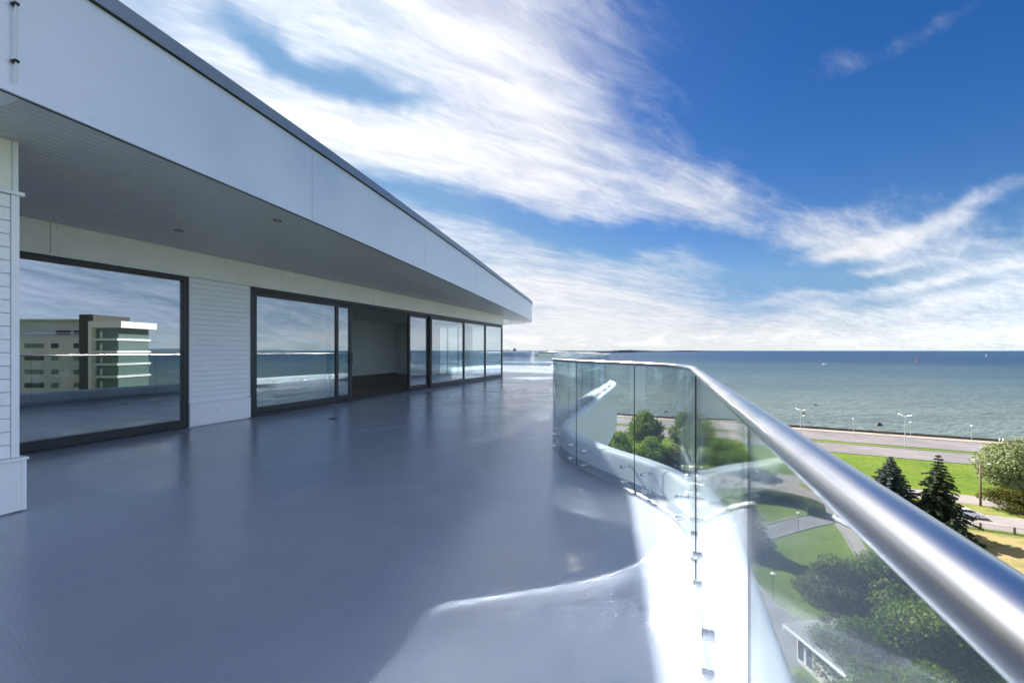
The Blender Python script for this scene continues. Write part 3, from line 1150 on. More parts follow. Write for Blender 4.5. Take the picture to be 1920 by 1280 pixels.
def sash(u0, u1, wc, stile=0.085, topr=0.085, botr=0.12, zt=HEAD - 0.077, zb=0.057, handle=None, name='sash'):
    fr = fpart(name, M['frame'], [(u0, u0 + stile, wc - 0.03, wc + 0.03, zb, zt), (u1 - stile, u1, wc - 0.03, wc + 0.03, zb, zt),
                                  (u0 + stile, u1 - stile, wc - 0.03, wc + 0.03, zt - topr, zt), (u0 + stile, u1 - stile, wc - 0.03, wc + 0.03, zb, zb + botr)], doors, bevel=0.003)
    pane(u0 + stile, u1 - stile, zb + botr, zt - topr, wc + 0.004, fr)
    if handle:
        uh = u0 + stile / 2 if handle < 0 else u1 - stile / 2
        hb = MB()
        hb.tube([FP(uh, wc + 0.031, 0.98), FP(uh, wc + 0.075, 0.98), FP(uh, wc + 0.075, 1.22), FP(uh, wc + 0.031, 1.22)], 0.011, 8)
        hb.build('handle', M['frame'], fr)
    return fr


sash(D0 + 0.087, fu(637), -0.062)                       # fixed light
sash(fu(622), fu(666), -0.128, stile=0.09, handle=1)    # slid open leaf
sash(fu(771.5), fu(814), -0.128, stile=0.09, handle=-1)
sash(fu(809), fu(873), -0.062, stile=0.10)
sash(fu(871.5), fu(911.5), -0.060, stile=0.045, topr=0.06, botr=0.10)
sash(fu(911.8), UEND - 0.041, -0.060, stile=0.045, topr=0.06, botr=0.10)
fpart('corner_post', M['frame'], [(UEND - 0.039, UEND, -0.10, -0.028, 0.0, HEAD - 0.003)], doors)

# end wall: glass return, then solid wall
endg = fpart('end_window', M['frame'], [(UEND - 0.06, UEND, -2.47, -2.40, 0.0, HEAD), (UEND - 0.06, UEND, -3.08, -3.02, 0.0, HEAD), (UEND - 0.06, UEND, -3.56, -3.50, 0.0, HEAD),
                                        (UEND - 0.06, UEND, -3.50, -0.101, 0.0, 0.10), (UEND - 0.06, UEND, -3.50, -0.101, HEAD - 0.06, HEAD - 0.002)])
for s0, s1 in ((0.103, 2.40), (2.47, 3.02), (3.08, 3.50)):
    fpart('pane', M['window_clear'], [(UEND - 0.035, UEND - 0.025, -s1, -s0, 0.10, HEAD - 0.06)], endg)
fpart('end_wall', M['wall_in'], [(UEND - 0.2, UEND - 0.001, -13.3, -3.561, 0.0, SOF - 0.006)])
# interior
fpart('interior_floor', M['floor_in'], [(U_START, UEND - 0.21, -6.0, -0.205, 0.006, 0.05)])
fpart('interior_ceiling', M['wall_in'], [(U_START, UEND - 0.21, -6.0, -0.17, 2.72, 2.80)])
fpart('interior_back_wall', M['wall_in'], [(U_START, UEND - 0.21, -6.2, -6.01, 0.0, 2.9)])
um = (UP0 + UP1) / 2
fpart('partition_wall', M['wall_in'], [(um - 0.07, um + 0.07, -6.0, -0.21, 0.05, 2.72)])
fpart('partition_wall', M['wall_in'], [(fu(120) - 0.07, fu(120) + 0.07, -6.0, -2.2, 0.05, 2.72)])
fpart('skirting', M['floor_in'], [(um + 0.08, UEND - 0.22, -6.0, -5.985, 0.05, 0.13)])
fpart('interior_column', M['wall_in'], [(UEND - 2.75, UEND - 2.4, -0.85, -0.5, 0.05, 2.72)])
fpart('rear_wall', M['plaster'], [(U_START, UEND - 0.2, -13.4, -13.2, 0.0, SOF - 0.006)])
fpart('near_wall', M['plaster'], [(U_START - 0.2, U_START - 0.001, -13.4, WB - 0.1, 0.0, SOF - 0.006)])

# recessed soffit lamps
for px, py in ((335, 432), (520, 413), (917, 570), (970, 592)):
    c = gp(px, py, SOF)
    b_ = MB(); b_.lathe([(0.035, -0.001), (0.05, -0.004), (0.052, 0.004), (0.035, 0.012), (0.0, 0.012)], 14, (c.x, c.y, SOF - 0.003))
    b_.build('downlight', M['frame'], PH)

# floor drains
for px, py, lab in ((624, 785, 'small dark floor drain in the deck before the open door'), (1010, 691, 'tiny drain cap on the far end of the deck')):
    c = gp(px, py, 0)
    b_ = MB()
    b_.lathe([(0.0, 0.003), (0.055, 0.003), (0.07, 0.005), (0.075, 0.0005)], 18)
    for k in range(-3, 4):
        b_.box(k * 0.015 - 0.003, k * 0.015 + 0.003, -0.045, 0.045, 0.004, 0.007)
    o = b_.build('floor_drain', M['dark'])
    o.location = (c.x, c.y, 0.0)
    tag(o, lab, 'drain')

# ================================================================== ground, roads, sea
EV = Vector((0.886, -0.464)); GN = Vector((0.464, 0.886))


def gpt(e, n, z=GZ):
    p = EV * e + GN * n
    return Vector((p.x, p.y, z))


def en(px, py, z=GZ):
    p = gp(px, py, z)
    return EV.x * p.x + EV.y * p.y, GN.x * p.x + GN.y * p.y


def strip(name, n0, n1, e0, e1, z, mat, label, cat, kind='structure', parent=None):
    b_ = MB()
    k = max(1, int((e1 - e0) / 100))
    vs_ = []
    for i in range(k + 1):
        e = e0 + (e1 - e0) * i / k
        vs_ += [gpt(e, n0, z), gpt(e, n1, z)]
    b_.add(vs_, [(2 * i, 2 * i + 2, 2 * i + 3, 2 * i + 1) for i in range(k)])
    o = b_.build(name, mat, parent, fixn=False)
    if parent is None:
        tag(o, label, cat, kind=kind)
    return o


NSEA = 194.5
b_ = MB()
es_ = list(np.linspace(-4000, 4000, 41)); ns_ = list(np.linspace(-4000, 0, 21)) + list(np.linspace(20, NSEA, 10))
vs_ = [gpt(e, n) for n in ns_ for e in es_]
ne_ = len(es_)
b_.add(vs_, [(j * ne_ + i, j * ne_ + i + 1, (j + 1) * ne_ + i + 1, (j + 1) * ne_ + i) for j in range(len(ns_) - 1) for i in range(ne_ - 1)])
tag(b_.build('ground', M['grass'], fixn=False), 'green lawns and park land below the tower', 'ground', kind='structure')
# sea: rings out to the horizon
b_ = MB()
rad = [0, 120, 200, 300, 450, 700, 1100, 1800, 3000, 6000, 12000, 25000, 50000, 90000]
nseg = 96
vs_ = [(0, 0, SEAZ)] + [(r_ * math.cos(2 * math.pi * k / nseg), r_ * math.sin(2 * math.pi * k / nseg), SEAZ) for r_ in rad[1:] for k in range(nseg)]
fs = [(0, 1 + k, 1 + (k + 1) % nseg) for k in range(nseg)]
for i in range(len(rad) - 2):
    for k in range(nseg):
        k2 = (k + 1) % nseg
        fs.append((1 + i * nseg + k, 1 + (i + 1) * nseg + k, 1 + (i + 1) * nseg + k2, 1 + i * nseg + k2))
b_.add(vs_, fs)
tag(b_.build('sea', M['sea'], fixn=False), 'blue green choppy sea reaching to the horizon', 'sea', kind='structure')

E0, E1 = -700, 1800
strip('promenade', 189.2, NSEA - 0.02, E0, E1, GZ + 0.02, M['path'], 'sandy promenade along the sea wall', 'promenade')
road1 = strip('road', 171.2, 188.8, E0, E1, GZ + 0.016, M['asphalt'], 'far carriageway of the coast road beside the promenade', 'road')
road2 = strip('road', 152.2, 167.2, E0, E1, GZ + 0.016, M['asphalt'], 'near carriageway of the coast road beside the lawn', 'road')
SE = en(1425, 935)[0]
side = strip('side_road', 98.4, 107.0, SE, E1, GZ + 0.012, M['drive'], 'pale side road carrying the white car', 'road')
fp = strip('footpath', 112.8, 119.4, en(1420, 895)[0], E1, GZ + 0.012, M['drive'], 'pale footpath along the bright lawn', 'path')
for n_, par in ((188.9, road1), (171.05, road1), (167.25, road2), (152.05, road2)):
    b_ = MB()
    for i in range(25):
        e0, e1 = E0 + i * 100, E0 + i * 100 + 99.98
        b_.hexa([gpt(e0, n_ - 0.12), gpt(e1, n_ - 0.12), gpt(e1, n_ + 0.12), gpt(e0, n_ + 0.12)] +
                [gpt(e0, n_ - 0.12, GZ + 0.14), gpt(e1, n_ - 0.12, GZ + 0.14), gpt(e1, n_ + 0.12, GZ + 0.14), gpt(e0, n_ + 0.12, GZ + 0.14)])
    b_.build('kerb', M['kerb'], par)
for par, lines in ((road1, (176.6, 182.6)), (road2, (157.2, 162.4))):
    b_ = MB()
    for li, n_ in enumerate(lines):
        e = -100.0
        while e < 420:
            b_.add([gpt(e, n_ - 0.09, GZ + 0.022), gpt(e + 3.5, n_ - 0.09, GZ + 0.022), gpt(e + 3.5, n_ + 0.09, GZ + 0.022), gpt(e, n_ + 0.09, GZ + 0.022)], [(0, 1, 2, 3)])
            e += 9.0 if li != 1 else 11.0
    b_.build('lane_markings', M['paint'], par, fixn=False)['kind'] = 'stuff'


def area(name, pts, z, mat, label, cat):
    b_ = MB()
    P = [gp(x, y, GZ + z) for x, y in pts]
    b_.add(P, [tuple(range(len(P)))])
    o = b_.build(name, mat, fixn=False)
    bm_ = bmesh.new(); bm_.from_mesh(o.data)
    bmesh.ops.triangulate(bm_, faces=bm_.faces, ngon_method='EAR_CLIP')
    for f2 in bm_.faces:
        f2.normal_update()
        if f2.normal.z < 0:
            f2.normal_flip()
    bm_.to_mesh(o.data); bm_.free()
    return tag(o, label, cat, kind='structure')


area('forecourt', [(1340, 885), (1425, 886), (1490, 892), (1505, 896), (1500, 905), (1498, 910), (1515, 918), (1560, 932), (1610, 950), (1640, 985), (1600, 988),
                   (1625, 1030), (1680, 1085), (1760, 1130), (1735, 1132), (1655, 1092), (1625, 1068), (1598, 1030), (1580, 1000), (1566, 984), (1558, 968), (1545, 955), (1520, 938),
                   (1470, 922), (1420, 914), (1340, 915)], 0.020, M['drive'], 'pale paved forecourt and drive bending past the hedge', 'pavement')
area('driveway', [(1575, 975), (1560, 966), (1530, 965), (1490, 971), (1440, 984), (1380, 1010), (1300, 1060), (1300, 1110), (1360, 1060), (1425, 1020), (1500, 995), (1566, 979)],
     0.026, M['greyroad'], 'grey asphalt drive curving between the two lawns', 'road')
area('yard', [(1300, 1080), (1411, 1092), (1452, 1132), (1492, 1160), (1580, 1150), (1580, 1200), (1520, 1250), (1462, 1245), (1430, 1300), (1250, 1500), (1150, 1300)],
     0.018, M['greyroad'], 'grey asphalt yard beside the small kiosk', 'pavement')

def edging(pts, closed=False, name='kerb_edging', label=''):
    P = [gp(x, y, GZ) for x, y in pts]
    root_ = P[len(P) // 2]
    path_ = spline([(p.x - root_.x, p.y - root_.y) for p in P], 0.6)
    vs2, fs2 = [], []
    prof = ((-0.11, -0.05), (-0.11, 0.13), (0.11, 0.13), (0.11, -0.05))
    for i in range(len(path_)):
        for o_, z_ in prof:
            q_ = off(path_, i, o_)
            vs2.append((q_.x, q_.y, z_))
    for i in range(len(path_) - 1):
        for j in range(3):
            fs2.append((i * 4 + j, i * 4 + j + 1, i * 4 + j + 5, i * 4 + j + 4))
    b2 = MB(); b2.add(vs2, fs2)
    o = b2.build(name, M['kerb'])
    o.location = root_
    return tag(o, label, 'kerb', kind='structure')


edging([(1566, 979), (1500, 995), (1425, 1020), (1360, 1060)], label='pale kerb along the lower lawn beside the grey drive')
edging([(1558, 965), (1530, 964), (1490, 970), (1440, 983), (1380, 1009)], label='pale kerb along the small lawn beside the grey drive')
edging([(1566, 984), (1580, 1000), (1598, 1030), (1625, 1068), (1655, 1092)], label='pale kerb along the drive by the van')
edging([(1300, 1080), (1411, 1092), (1452, 1132), (1492, 1160)], label='pale kerb between the lower lawn and the yard')
edging([(1420, 914), (1470, 922), (1520, 938), (1545, 955)], label='pale kerb between the forecourt and the hedge')

# sea wall of dark stones
wall = empty('sea_wall', gpt(60, NSEA))
tag(wall, 'low dark stone sea wall along the promenade', 'wall')
WL = Vector(wall.location)
b_ = MB()
e = E0
while e < E1:
    ln = 12.0
    j = random.uniform(-0.05, 0.05)
    b_.hexa([gpt(e, NSEA + 0.02, SEAZ - 1) - WL, gpt(e + ln, NSEA + 0.02, SEAZ - 1) - WL, gpt(e + ln, NSEA + 1.6, SEAZ - 1) - WL, gpt(e, NSEA + 1.6, SEAZ - 1) - WL,
             gpt(e, NSEA + 0.02, GZ + 0.75 + j) - WL, gpt(e + ln, NSEA + 0.02, GZ + 0.75 + j) - WL, gpt(e + ln, NSEA + 0.6, GZ + 0.75 + j) - WL, gpt(e, NSEA + 0.6, GZ + 0.75 + j) - WL])
    e += ln - 0.02
b_.build('wall_block', M['stone'], wall)['kind'] = 'stuff'
b_ = MB()
for k in range(420):
    e = random.uniform(-40, 260)
    c = gpt(e, NSEA + random.uniform(1.4, 4.5), SEAZ + random.uniform(-0.1, 0.35)) - WL
    r_ = random.uniform(0.35, 0.95)
    vs_ = [c + Vector((random.uniform(0.7, 1.2) * sx * r_, random.uniform(0.7, 1.2) * sy * r_, random.uniform(0.4, 0.8) * sz * r_)) for sz in (-1, 1) for sx, sy in ((-1, -1), (1, -1), (1, 1), (-1, 1))]
    b_.hexa(vs_)
b_.build('boulder', M['kerb'], wall)['kind'] = 'stuff'

# ================================================================== trees
def quads_mesh(name, C, A, B, mat):
    """many rhombic leaves: centre, half axes"""
    n = len(C)
    V = np.empty((n, 4, 3), np.float32)
    V[:, 0] = C - A; V[:, 1] = C - B; V[:, 2] = C + A; V[:, 3] = C + B
    me_ = bpy.data.meshes.new(name)
    me_.vertices.add(4 * n); me_.loops.add(4 * n); me_.polygons.add(n)
    me_.vertices.foreach_set('co', V.reshape(-1))
    me_.loops.foreach_set('vertex_index', np.arange(4 * n, dtype=np.int32))
    me_.polygons.foreach_set('loop_start', np.arange(0, 4 * n, 4, dtype=np.int32))
    me_.polygons.foreach_set('loop_total', np.full(n, 4, dtype=np.int32))
    me_.materials.append(mat)
    me_.update(calc_edges=True)
    me_.validate()
    return me_


def unit(a):
    return a / np.maximum(1e-9, np.linalg.norm(a, axis=1, keepdims=True))


def leaf_cloud(clumps, per_m2, size, r, flat=0.35, hang=0.0):
    """clumps: (cx,cy,cz,rx,ry,rz); leaves sit in the outer shell of each clump"""
    Cs, As, Bs = [], [], []
    for cx, cy, cz, rx, ry, rz in clumps:
        n = int(per_m2 * (rx * ry + rx * rz + ry * rz) * 4.2)
        d = unit(r.normal(size=(n, 3)))
        rad_ = np.clip(1.0 - np.abs(r.normal(0, 0.20, n)) + r.normal(0, 0.07, n), 0.15, 1.15)
        P = np.array([cx, cy, cz]) + d * rad_[:, None] * np.array([rx, ry, rz])
        nr = unit(d * 1.0 + r.normal(0, 0.75, (n, 3)) + np.array([0, 0, flat]))
        a = unit(np.cross(nr, r.normal(size=(n, 3))))
        b = np.cross(nr, a)
        if hang:
            a = unit(a + np.array([0, 0, -hang]))
            b = unit(np.cross(nr, a))
        sz = size * r.uniform(0.6, 1.35, n)
        Cs.append(P); As.append(a * sz[:, None]); Bs.append(b * (sz * r.uniform(0.45, 0.7, n))[:, None])
    return np.concatenate(Cs), np.concatenate(As), np.concatenate(Bs)


def broad_tree(name, loc, h, rad_, leaf, size, dens, label, cat='tree', group=None, seed=0, nclump=14, low_=0.22, hang=0.0, limbs=6, squash=1.0, top=0.5):
    r = np.random.default_rng(seed)
    root = empty(name, loc)
    tag(root, label, cat, group)
    cl_ = []
    zc = h * (low_ + 1) / 2
    rz_ = h * (1 - low_) / 2
    for k in range(nclump):
        d = unit(r.normal(size=(1, 3)))[0]
        q_ = r.uniform(0.35, 0.72)
        c = np.array([d[0] * rad_ * q_, d[1] * rad_ * q_, zc + d[2] * rz_ * q_])
        taper = 1.0 - 0.45 * max(0.0, (c[2] - zc) / rz_)
        s_ = r.uniform(0.30, 0.50) * taper
        cl_.append((c[0] * taper, c[1] * taper, c[2], rad_ * s_, rad_ * s_ * r.uniform(0.8, 1.2), min(rz_, rad_ * 1.1) * s_ * squash * r.uniform(0.75, 1.0)))
    cl_.append((0, 0, zc + rz_ * 0.62, rad_ * top * 0.7, rad_ * top * 0.7, rz_ * 0.38))
    cl_.append((0, 0, zc - rz_ * 0.1, rad_ * 0.62, rad_ * 0.62, rz_ * 0.6))
    C, A, B = leaf_cloud(cl_, dens, size, r, hang=hang)
    keep = C[:, 2] > 0.25
    place(quads_mesh('crown', C[keep], A[keep], B[keep], leaf), 'crown', root)
    b2 = MB()
    tr = max(0.09, 0.022 * h)
    b2.tube([(0, 0, -0.1), (0.03 * h * 0.2, 0, h * 0.18), (0, 0.02 * h, h * 0.42), (0, 0, h * 0.72)], [tr * 1.25, tr, tr * 0.75, tr * 0.25], 8)
    for k in range(limbs):
        c = cl_[k]
        z0 = h * r.uniform(0.2, 0.42)
        b2.tube([(0, 0, z0), (c[0] * 0.45, c[1] * 0.45, (z0 + c[2]) * 0.5), (c[0], c[1], c[2])], [tr * 0.55, tr * 0.38, tr * 0.12], 6)
    b2.build('trunk', M['bark'], root, smooth=True)
    return root


def spruce(name, loc, h, rad_, mat, label, seed=0, group=None, whorls=26, droop=0.35, ragged=0.25):
    r = np.random.default_rng(seed)
    root = empty(name, loc)
    tag(root, label, 'tree', group)
    Cs, As, Bs = [], [], []
    b2 = MB()
    b2.tube([(0, 0, -0.1), (0, 0, h * 0.5), (0, 0, h * 0.985)], [0.018 * h, 0.011 * h, 0.01], 8)
    for k in range(whorls):
        f = (k + 0.5) / whorls
        z = h * (0.05 + 0.93 * f)
        R_ = rad_ * (1 - f) ** 0.85 * (1 + r.uniform(-ragged, ragged) * 0.6) + 0.12
        nbn = int(7 + 6 * (1 - f))
        a0 = r.uniform(0, 6.28)
        for j in range(nbn):
            a = a0 + 2 * math.pi * j / nbn + r.uniform(-0.2, 0.2)
            L = R_ * r.uniform(1 - ragged, 1 + ragged * 0.7)
            up = 0.25 + 0.5 * f
            m_ = max(4, int(L / 0.16))
            tt = (np.arange(m_) + r.uniform(0.2, 0.8, m_)) / m_
            rr = L * tt
            zz = z + up * rr * 0.35 - droop * rr * tt * 0.9 + 0.10 * L * tt ** 3
            base_ = np.stack([np.cos(a) * rr, np.sin(a) * rr, zz], 1)
            dirv = np.array([math.cos(a), math.sin(a), -droop * 0.6])
            side_ = np.array([-math.sin(a), math.cos(a), 0])
            for sgn in (-1, 0, 1):
                wd = (0.16 + 0.20 * L * (1 - tt) * (0.4 + tt)) * r.uniform(0.7, 1.3, m_)
                Pn = base_ + side_ * (sgn * wd * 0.62)[:, None] + np.array([0, 0, 1.0]) * (-0.10 * abs(sgn) * wd + r.normal(0, 0.03, m_))[:, None]
                ax = unit(dirv * 0.75 + side_ * sgn * 0.8 + r.normal(0, 0.22, (m_, 3)))
                bx = unit(np.cross(ax, r.normal(0, 0.5, (m_, 3)) + np.array([0, 0, 1.0])))
                sz = r.uniform(0.18, 0.34, m_) * (0.7 + 0.4 * (1 - f))
                Cs.append(Pn); As.append(ax * sz[:, None]); Bs.append(bx * (sz * 0.42)[:, None])
                # hanging twigs
                ah = unit(np.array([0, 0, -1.0]) + r.normal(0, 0.35, (m_, 3)) + dirv * 0.3)
                bh_ = unit(np.cross(ah, r.normal(size=(m_, 3))))
                Cs.append(Pn + ah * (sz * 0.5)[:, None]); As.append(ah * (sz * 0.75)[:, None]); Bs.append(bh_ * (sz * 0.36)[:, None])
            if f < 0.9:
                b2.tube([(0, 0, z), tuple(base_[-1] * 0.55 + np.array([0, 0, z]) * 0.45), tuple(base_[-1])], [0.03, 0.02, 0.006], 3, cap=False)
    place(quads_mesh('crown', np.concatenate(Cs), np.concatenate(As), np.concatenate(Bs), mat), 'crown', root)
    b2.build('trunk', M['bark'], root)
    return root


def gd(px, d):
    return dp(px, d, GZ)


GC = 'park trees seen through the balustrade'
broad_tree('broadleaf_tree', gd(1160, 112), 8.4, 6.2, M['leaf_light'], 0.25, 8, 'pale green bushy tree at the foot of the white parapet, left of the others', group=GC, seed=1, low_=0.0, nclump=22)
broad_tree('broadleaf_tree', gd(1207, 124), 12.3, 6.2, M['leaf_mid'], 0.26, 7, 'tall open crowned tree reaching up to the sea wall line', group=GC, seed=2, nclump=24, low_=0.05)
broad_tree('broadleaf_tree', gd(1222, 107), 7.9, 6.0, M['leaf_light'], 0.25, 8, 'round light green tree just below the tall open crowned tree', group=GC, seed=3, low_=0.0, nclump=22)
broad_tree('broadleaf_tree', gd(1288, 120), 13.0, 5.6, M['leaf_mid'], 0.26, 8, 'tall dense tree right behind the black glass joint', group=GC, seed=4, low_=0.03, nclump=24)
broad_tree('broadleaf_tree', gd(1333, 112), 11.6, 6.4, M['leaf_mid'], 0.26, 8, 'broad green tree right of the black glass joint', group=GC, seed=5, low_=0.03, nclump=26)
broad_tree('broadleaf_tree', gd(1372, 104), 8.4, 5.6, M['leaf_dark'], 0.25, 8, 'lower dark green tree right of the broad one, by the forecourt', group=GC, seed=6, low_=0.0, nclump=22)
broad_tree('broadleaf_tree', gd(1264, 104), 6.8, 4.0, M['leaf_brown'], 0.22, 9, 'small brownish tree left of the black glass joint', group=GC, seed=7, low_=0.0, nclump=18)

spruce('spruce_tree', gd(1670, 72.5), 11.6, 4.9, M['needle_blue'], 'blue grey spruce half hidden behind the handrail', seed=11, group='spruces by the road', droop=0.25)
spruce('spruce_tree', gd(1760, 68.5), 12.9, 3.8, M['needle_dark'], 'dark ragged spruce standing free before the white car', seed=12, group='spruces by the road', droop=0.42, ragged=0.36, whorls=24)
spruce('spruce_tree', gd(1788, 65.0), 3.7, 3.3, M['needle_dark'], 'low dark spruce bush at the foot of the ragged spruce', seed=13, group='spruces by the road', whorls=14, droop=0.3)
spruce('spruce_tree', gd(1402, 62.5), 8.6, 3.6, M['needle_dark'], 'dark spruce on the near lawn beside the glass joint', seed=14, whorls=20, droop=0.4)
broad_tree('willow_tree', gd(1913, 86), 11.8, 8.6, M['leaf_willow'], 0.21, 9, 'big silvery willow at the right edge by the lawn', seed=21, nclump=40, low_=0.0, hang=0.5, limbs=9)
broad_tree('roadside_bush', gd(1893, 78.5), 3.9, 4.6, M['leaf_brown'], 0.16, 14, 'wide brownish green bush under the willow', 'bush', seed=22, nclump=16, low_=0.0, limbs=3)
broad_tree('pine_tree', gd(1560, 47.0), 6.8, 4.3, M['needle_pine'], 0.14, 22, 'dark brownish pine on the near lawn behind the kiosk', seed=23, nclump=26, low_=0.04, squash=0.55)
GB = 'leafy trees below the handrail'
broad_tree('broadleaf_tree', gd(1668, 45.5), 8.4, 5.2, M['leaf_mid'], 0.17, 16, 'leafy tree right of the dark pine below the handrail', group=GB, seed=31, low_=0.05, nclump=22)
broad_tree('broadleaf_tree', gd(1616, 36.6), 6.4, 4.7, M['leaf_dark'], 0.16, 17, 'dense tree overhanging the kiosk roof', group=GB, seed=32, low_=0.05, nclump=22)
broad_tree('broadleaf_tree', gd(1775, 39.0), 7.2, 5.4, M['leaf_mid'], 0.17, 16, 'wide crowned tree close under the near handrail', group=GB, seed=33, low_=0.05, nclump=22)
broad_tree('broadleaf_tree', gd(1632, 31.5), 5.2, 4.0, M['leaf_dark'], 0.15, 18, 'lowest leafy tree at the bottom edge right of the kiosk', group=GB, seed=34, low_=0.0, nclump=20)
broad_tree('broadleaf_tree', gd(1735, 32.0), 5.4, 4.4, M['leaf_mid'], 0.15, 18, 'leafy tree at the bottom right corner under the rail', group=GB, seed=36, low_=0.0, nclump=20)
broad_tree('garden_bush', gd(1505, 35.6), 1.9, 2.3, M['leaf_mid'], 0.11, 26, 'low garden bush before the kiosk windows', 'bush', seed=35, low_=0.0, nclump=12, limbs=2)

# clipped hedge along the small lawn
hroot = empty('hedge', gp(1490, 950, GZ))
tag(hroot, 'clipped dark green hedge bending round the small lawn', 'hedge')
HO = Vector(hroot.location)
hp = spline([(gp(x, y, GZ).x - HO.x, gp(x, y, GZ).y - HO.y) for x, y in ((1395, 934), (1435, 938), (1478, 945), (1510, 953), (1530, 962), (1528, 968))], 0.3)
r = np.random.default_rng(5)
C, A, B = [], [], []
for i in range(len(hp)):
    t = tang(hp, i)
    n = 330
    o_ = r.uniform(-1, 1, n) * 1.15
    z_ = r.uniform(0, 1, n) * 1.75
    fsel = r.uniform(0, 1, n)
    o_ = np.where(fsel < 0.3, -1.15 + r.normal(0, 0.07, n), np.where(fsel < 0.6, 1.15 + r.normal(0, 0.07, n), o_))
    z_ = np.where(fsel >= 0.6, 1.75 + r.normal(0, 0.08, n), z_)
    al = r.uniform(-0.25, 0.25, n)
    P = np.stack([hp[i].x + t.y * o_ + t.x * al, hp[i].y - t.x * o_ + t.y * al, z_], 1)
    nr = unit(r.normal(size=(n, 3)) + np.array([0, 0, 0.4]))
    a = unit(np.cross(nr, r.normal(size=(n, 3)))); b2 = np.cross(nr, a)
    sz = r.uniform(0.07, 0.14, n)
    C.append(P); A.append(a * sz[:, None]); B.append(b2 * (sz * 0.6)[:, None])
place(quads_mesh('foliage', np.concatenate(C), np.concatenate(A), np.concatenate(B), M['leaf_hedge']), 'foliage', hroot)
b_ = MB()
vs_ = []
for i in range(len(hp)):
    t = tang(hp, i)
    for o_, z_ in ((-1.0, 0), (-1.0, 1.6), (1.0, 1.6), (1.0, 0)):
        vs_.append((hp[i].x + t.y * o_, hp[i].y - t.x * o_, z_))
fs = [(i * 4 + j, i * 4 + j + 1, i * 4 + j + 5, i * 4 + j + 4) for i in range(len(hp) - 1) for j in range(3)]
fs += [(0, 1, 2, 3), tuple(4 * (len(hp) - 1) + j for j in range(4))]
b_.add(vs_, fs)
b_.build('branches', M['leaf_dark'], hroot)

# ================================================================== kiosk
# low flat-roofed house; corners of the roof as seen from above
RZ = GZ + 3.1
c0, c1, c2 = gp(1468, 1169, RZ), gp(1566, 1143, RZ), gp(1542, 1230, RZ)
ku = (c2 - c0); kl = ku.length; ku = ku.normalized()
kv = Vector((-ku.y, ku.x, 0))
if kv.dot(c1 - c0) < 0:
    kv = -kv
kd = (c1 - c0).dot(kv)
kl = 9.0
kiosk = empty('kiosk', (c0.x, c0.y, GZ))
tag(kiosk, 'small white kiosk with flat grey roof and tall windows among the trees', 'building')


def kp(a, b2, z):
    p = ku * a + kv * b2
    return Vector((p.x, p.y, z))


def kbox(name, mat, a0, a1, b0, b1, z0, z1, parent=None, bevel=0.0):
    mb_ = MB()
    mb_.hexa([kp(a0, b0, z0), kp(a1, b0, z0), kp(a1, b1, z0), kp(a0, b1, z0), kp(a0, b0, z1), kp(a1, b0, z1), kp(a1, b1, z1), kp(a0, b1, z1)])
    return mb_.build(name, mat, parent or kiosk, bevel=bevel)


M['felt'] = pmat('felt', (0.21, 0.21, 0.225), 0.8, var=0.08, vscale=1.2)
M['kiosk_wall'] = pmat('kiosk_wall', (0.62, 0.58, 0.50), 0.75, var=0.06, vscale=1.5)
kroof = kbox('roof', M['felt'], 0.04, kl - 0.04, 0.04, kd, 2.98, 3.10)
kbox('roof_edge', M['white_paint'], 0, kl, -0.02, 0.038, 2.88, 3.13, kroof)
kbox('roof_edge', M['white_paint'], 0, 0.038, 0.04, kd, 2.88, 3.13, kroof)
kbox('wall', M['kiosk_wall'], 2.7, kl - 0.6, 0.75, kd - 0.3, 0.0, 2.97)
kbox('wall', M['kiosk_wall'], 0.9, 2.69, 0.80, kd - 0.3, 0.0, 0.40)
kbox('wall', M['kiosk_wall'], 1.0, 2.69, 1.1, kd - 0.3, 0.40, 2.97)
for a0 in (0.9, 1.82):
    fr = MB()
    for bx in ((a0, a0 + 0.09, 0.70, 0.80), (a0 + 0.79, a0 + 0.88, 0.70, 0.80)):
        fr.hexa([kp(bx[0], bx[2], 0.35), kp(bx[1], bx[2], 0.35), kp(bx[1], bx[3], 0.35), kp(bx[0], bx[3], 0.35), kp(bx[0], bx[2], 2.87), kp(bx[1], bx[2], 2.87), kp(bx[1], bx[3], 2.87), kp(bx[0], bx[3], 2.87)])
    for z0, z1 in ((0.35, 0.45), (2.77, 2.87)):
        fr.hexa([kp(a0 + 0.09, 0.70, z0), kp(a0 + 0.79, 0.70, z0), kp(a0 + 0.79, 0.80, z0), kp(a0 + 0.09, 0.80, z0), kp(a0 + 0.09, 0.70, z1), kp(a0 + 0.79, 0.70, z1), kp(a0 + 0.79, 0.80, z1), kp(a0 + 0.09, 0.80, z1)])
    w_ = fr.build('window', M['white_paint'], kiosk)
    kbox('pane', M['carglass'], a0 + 0.09, a0 + 0.79, 0.75, 0.765, 0.45, 2.77, w_)

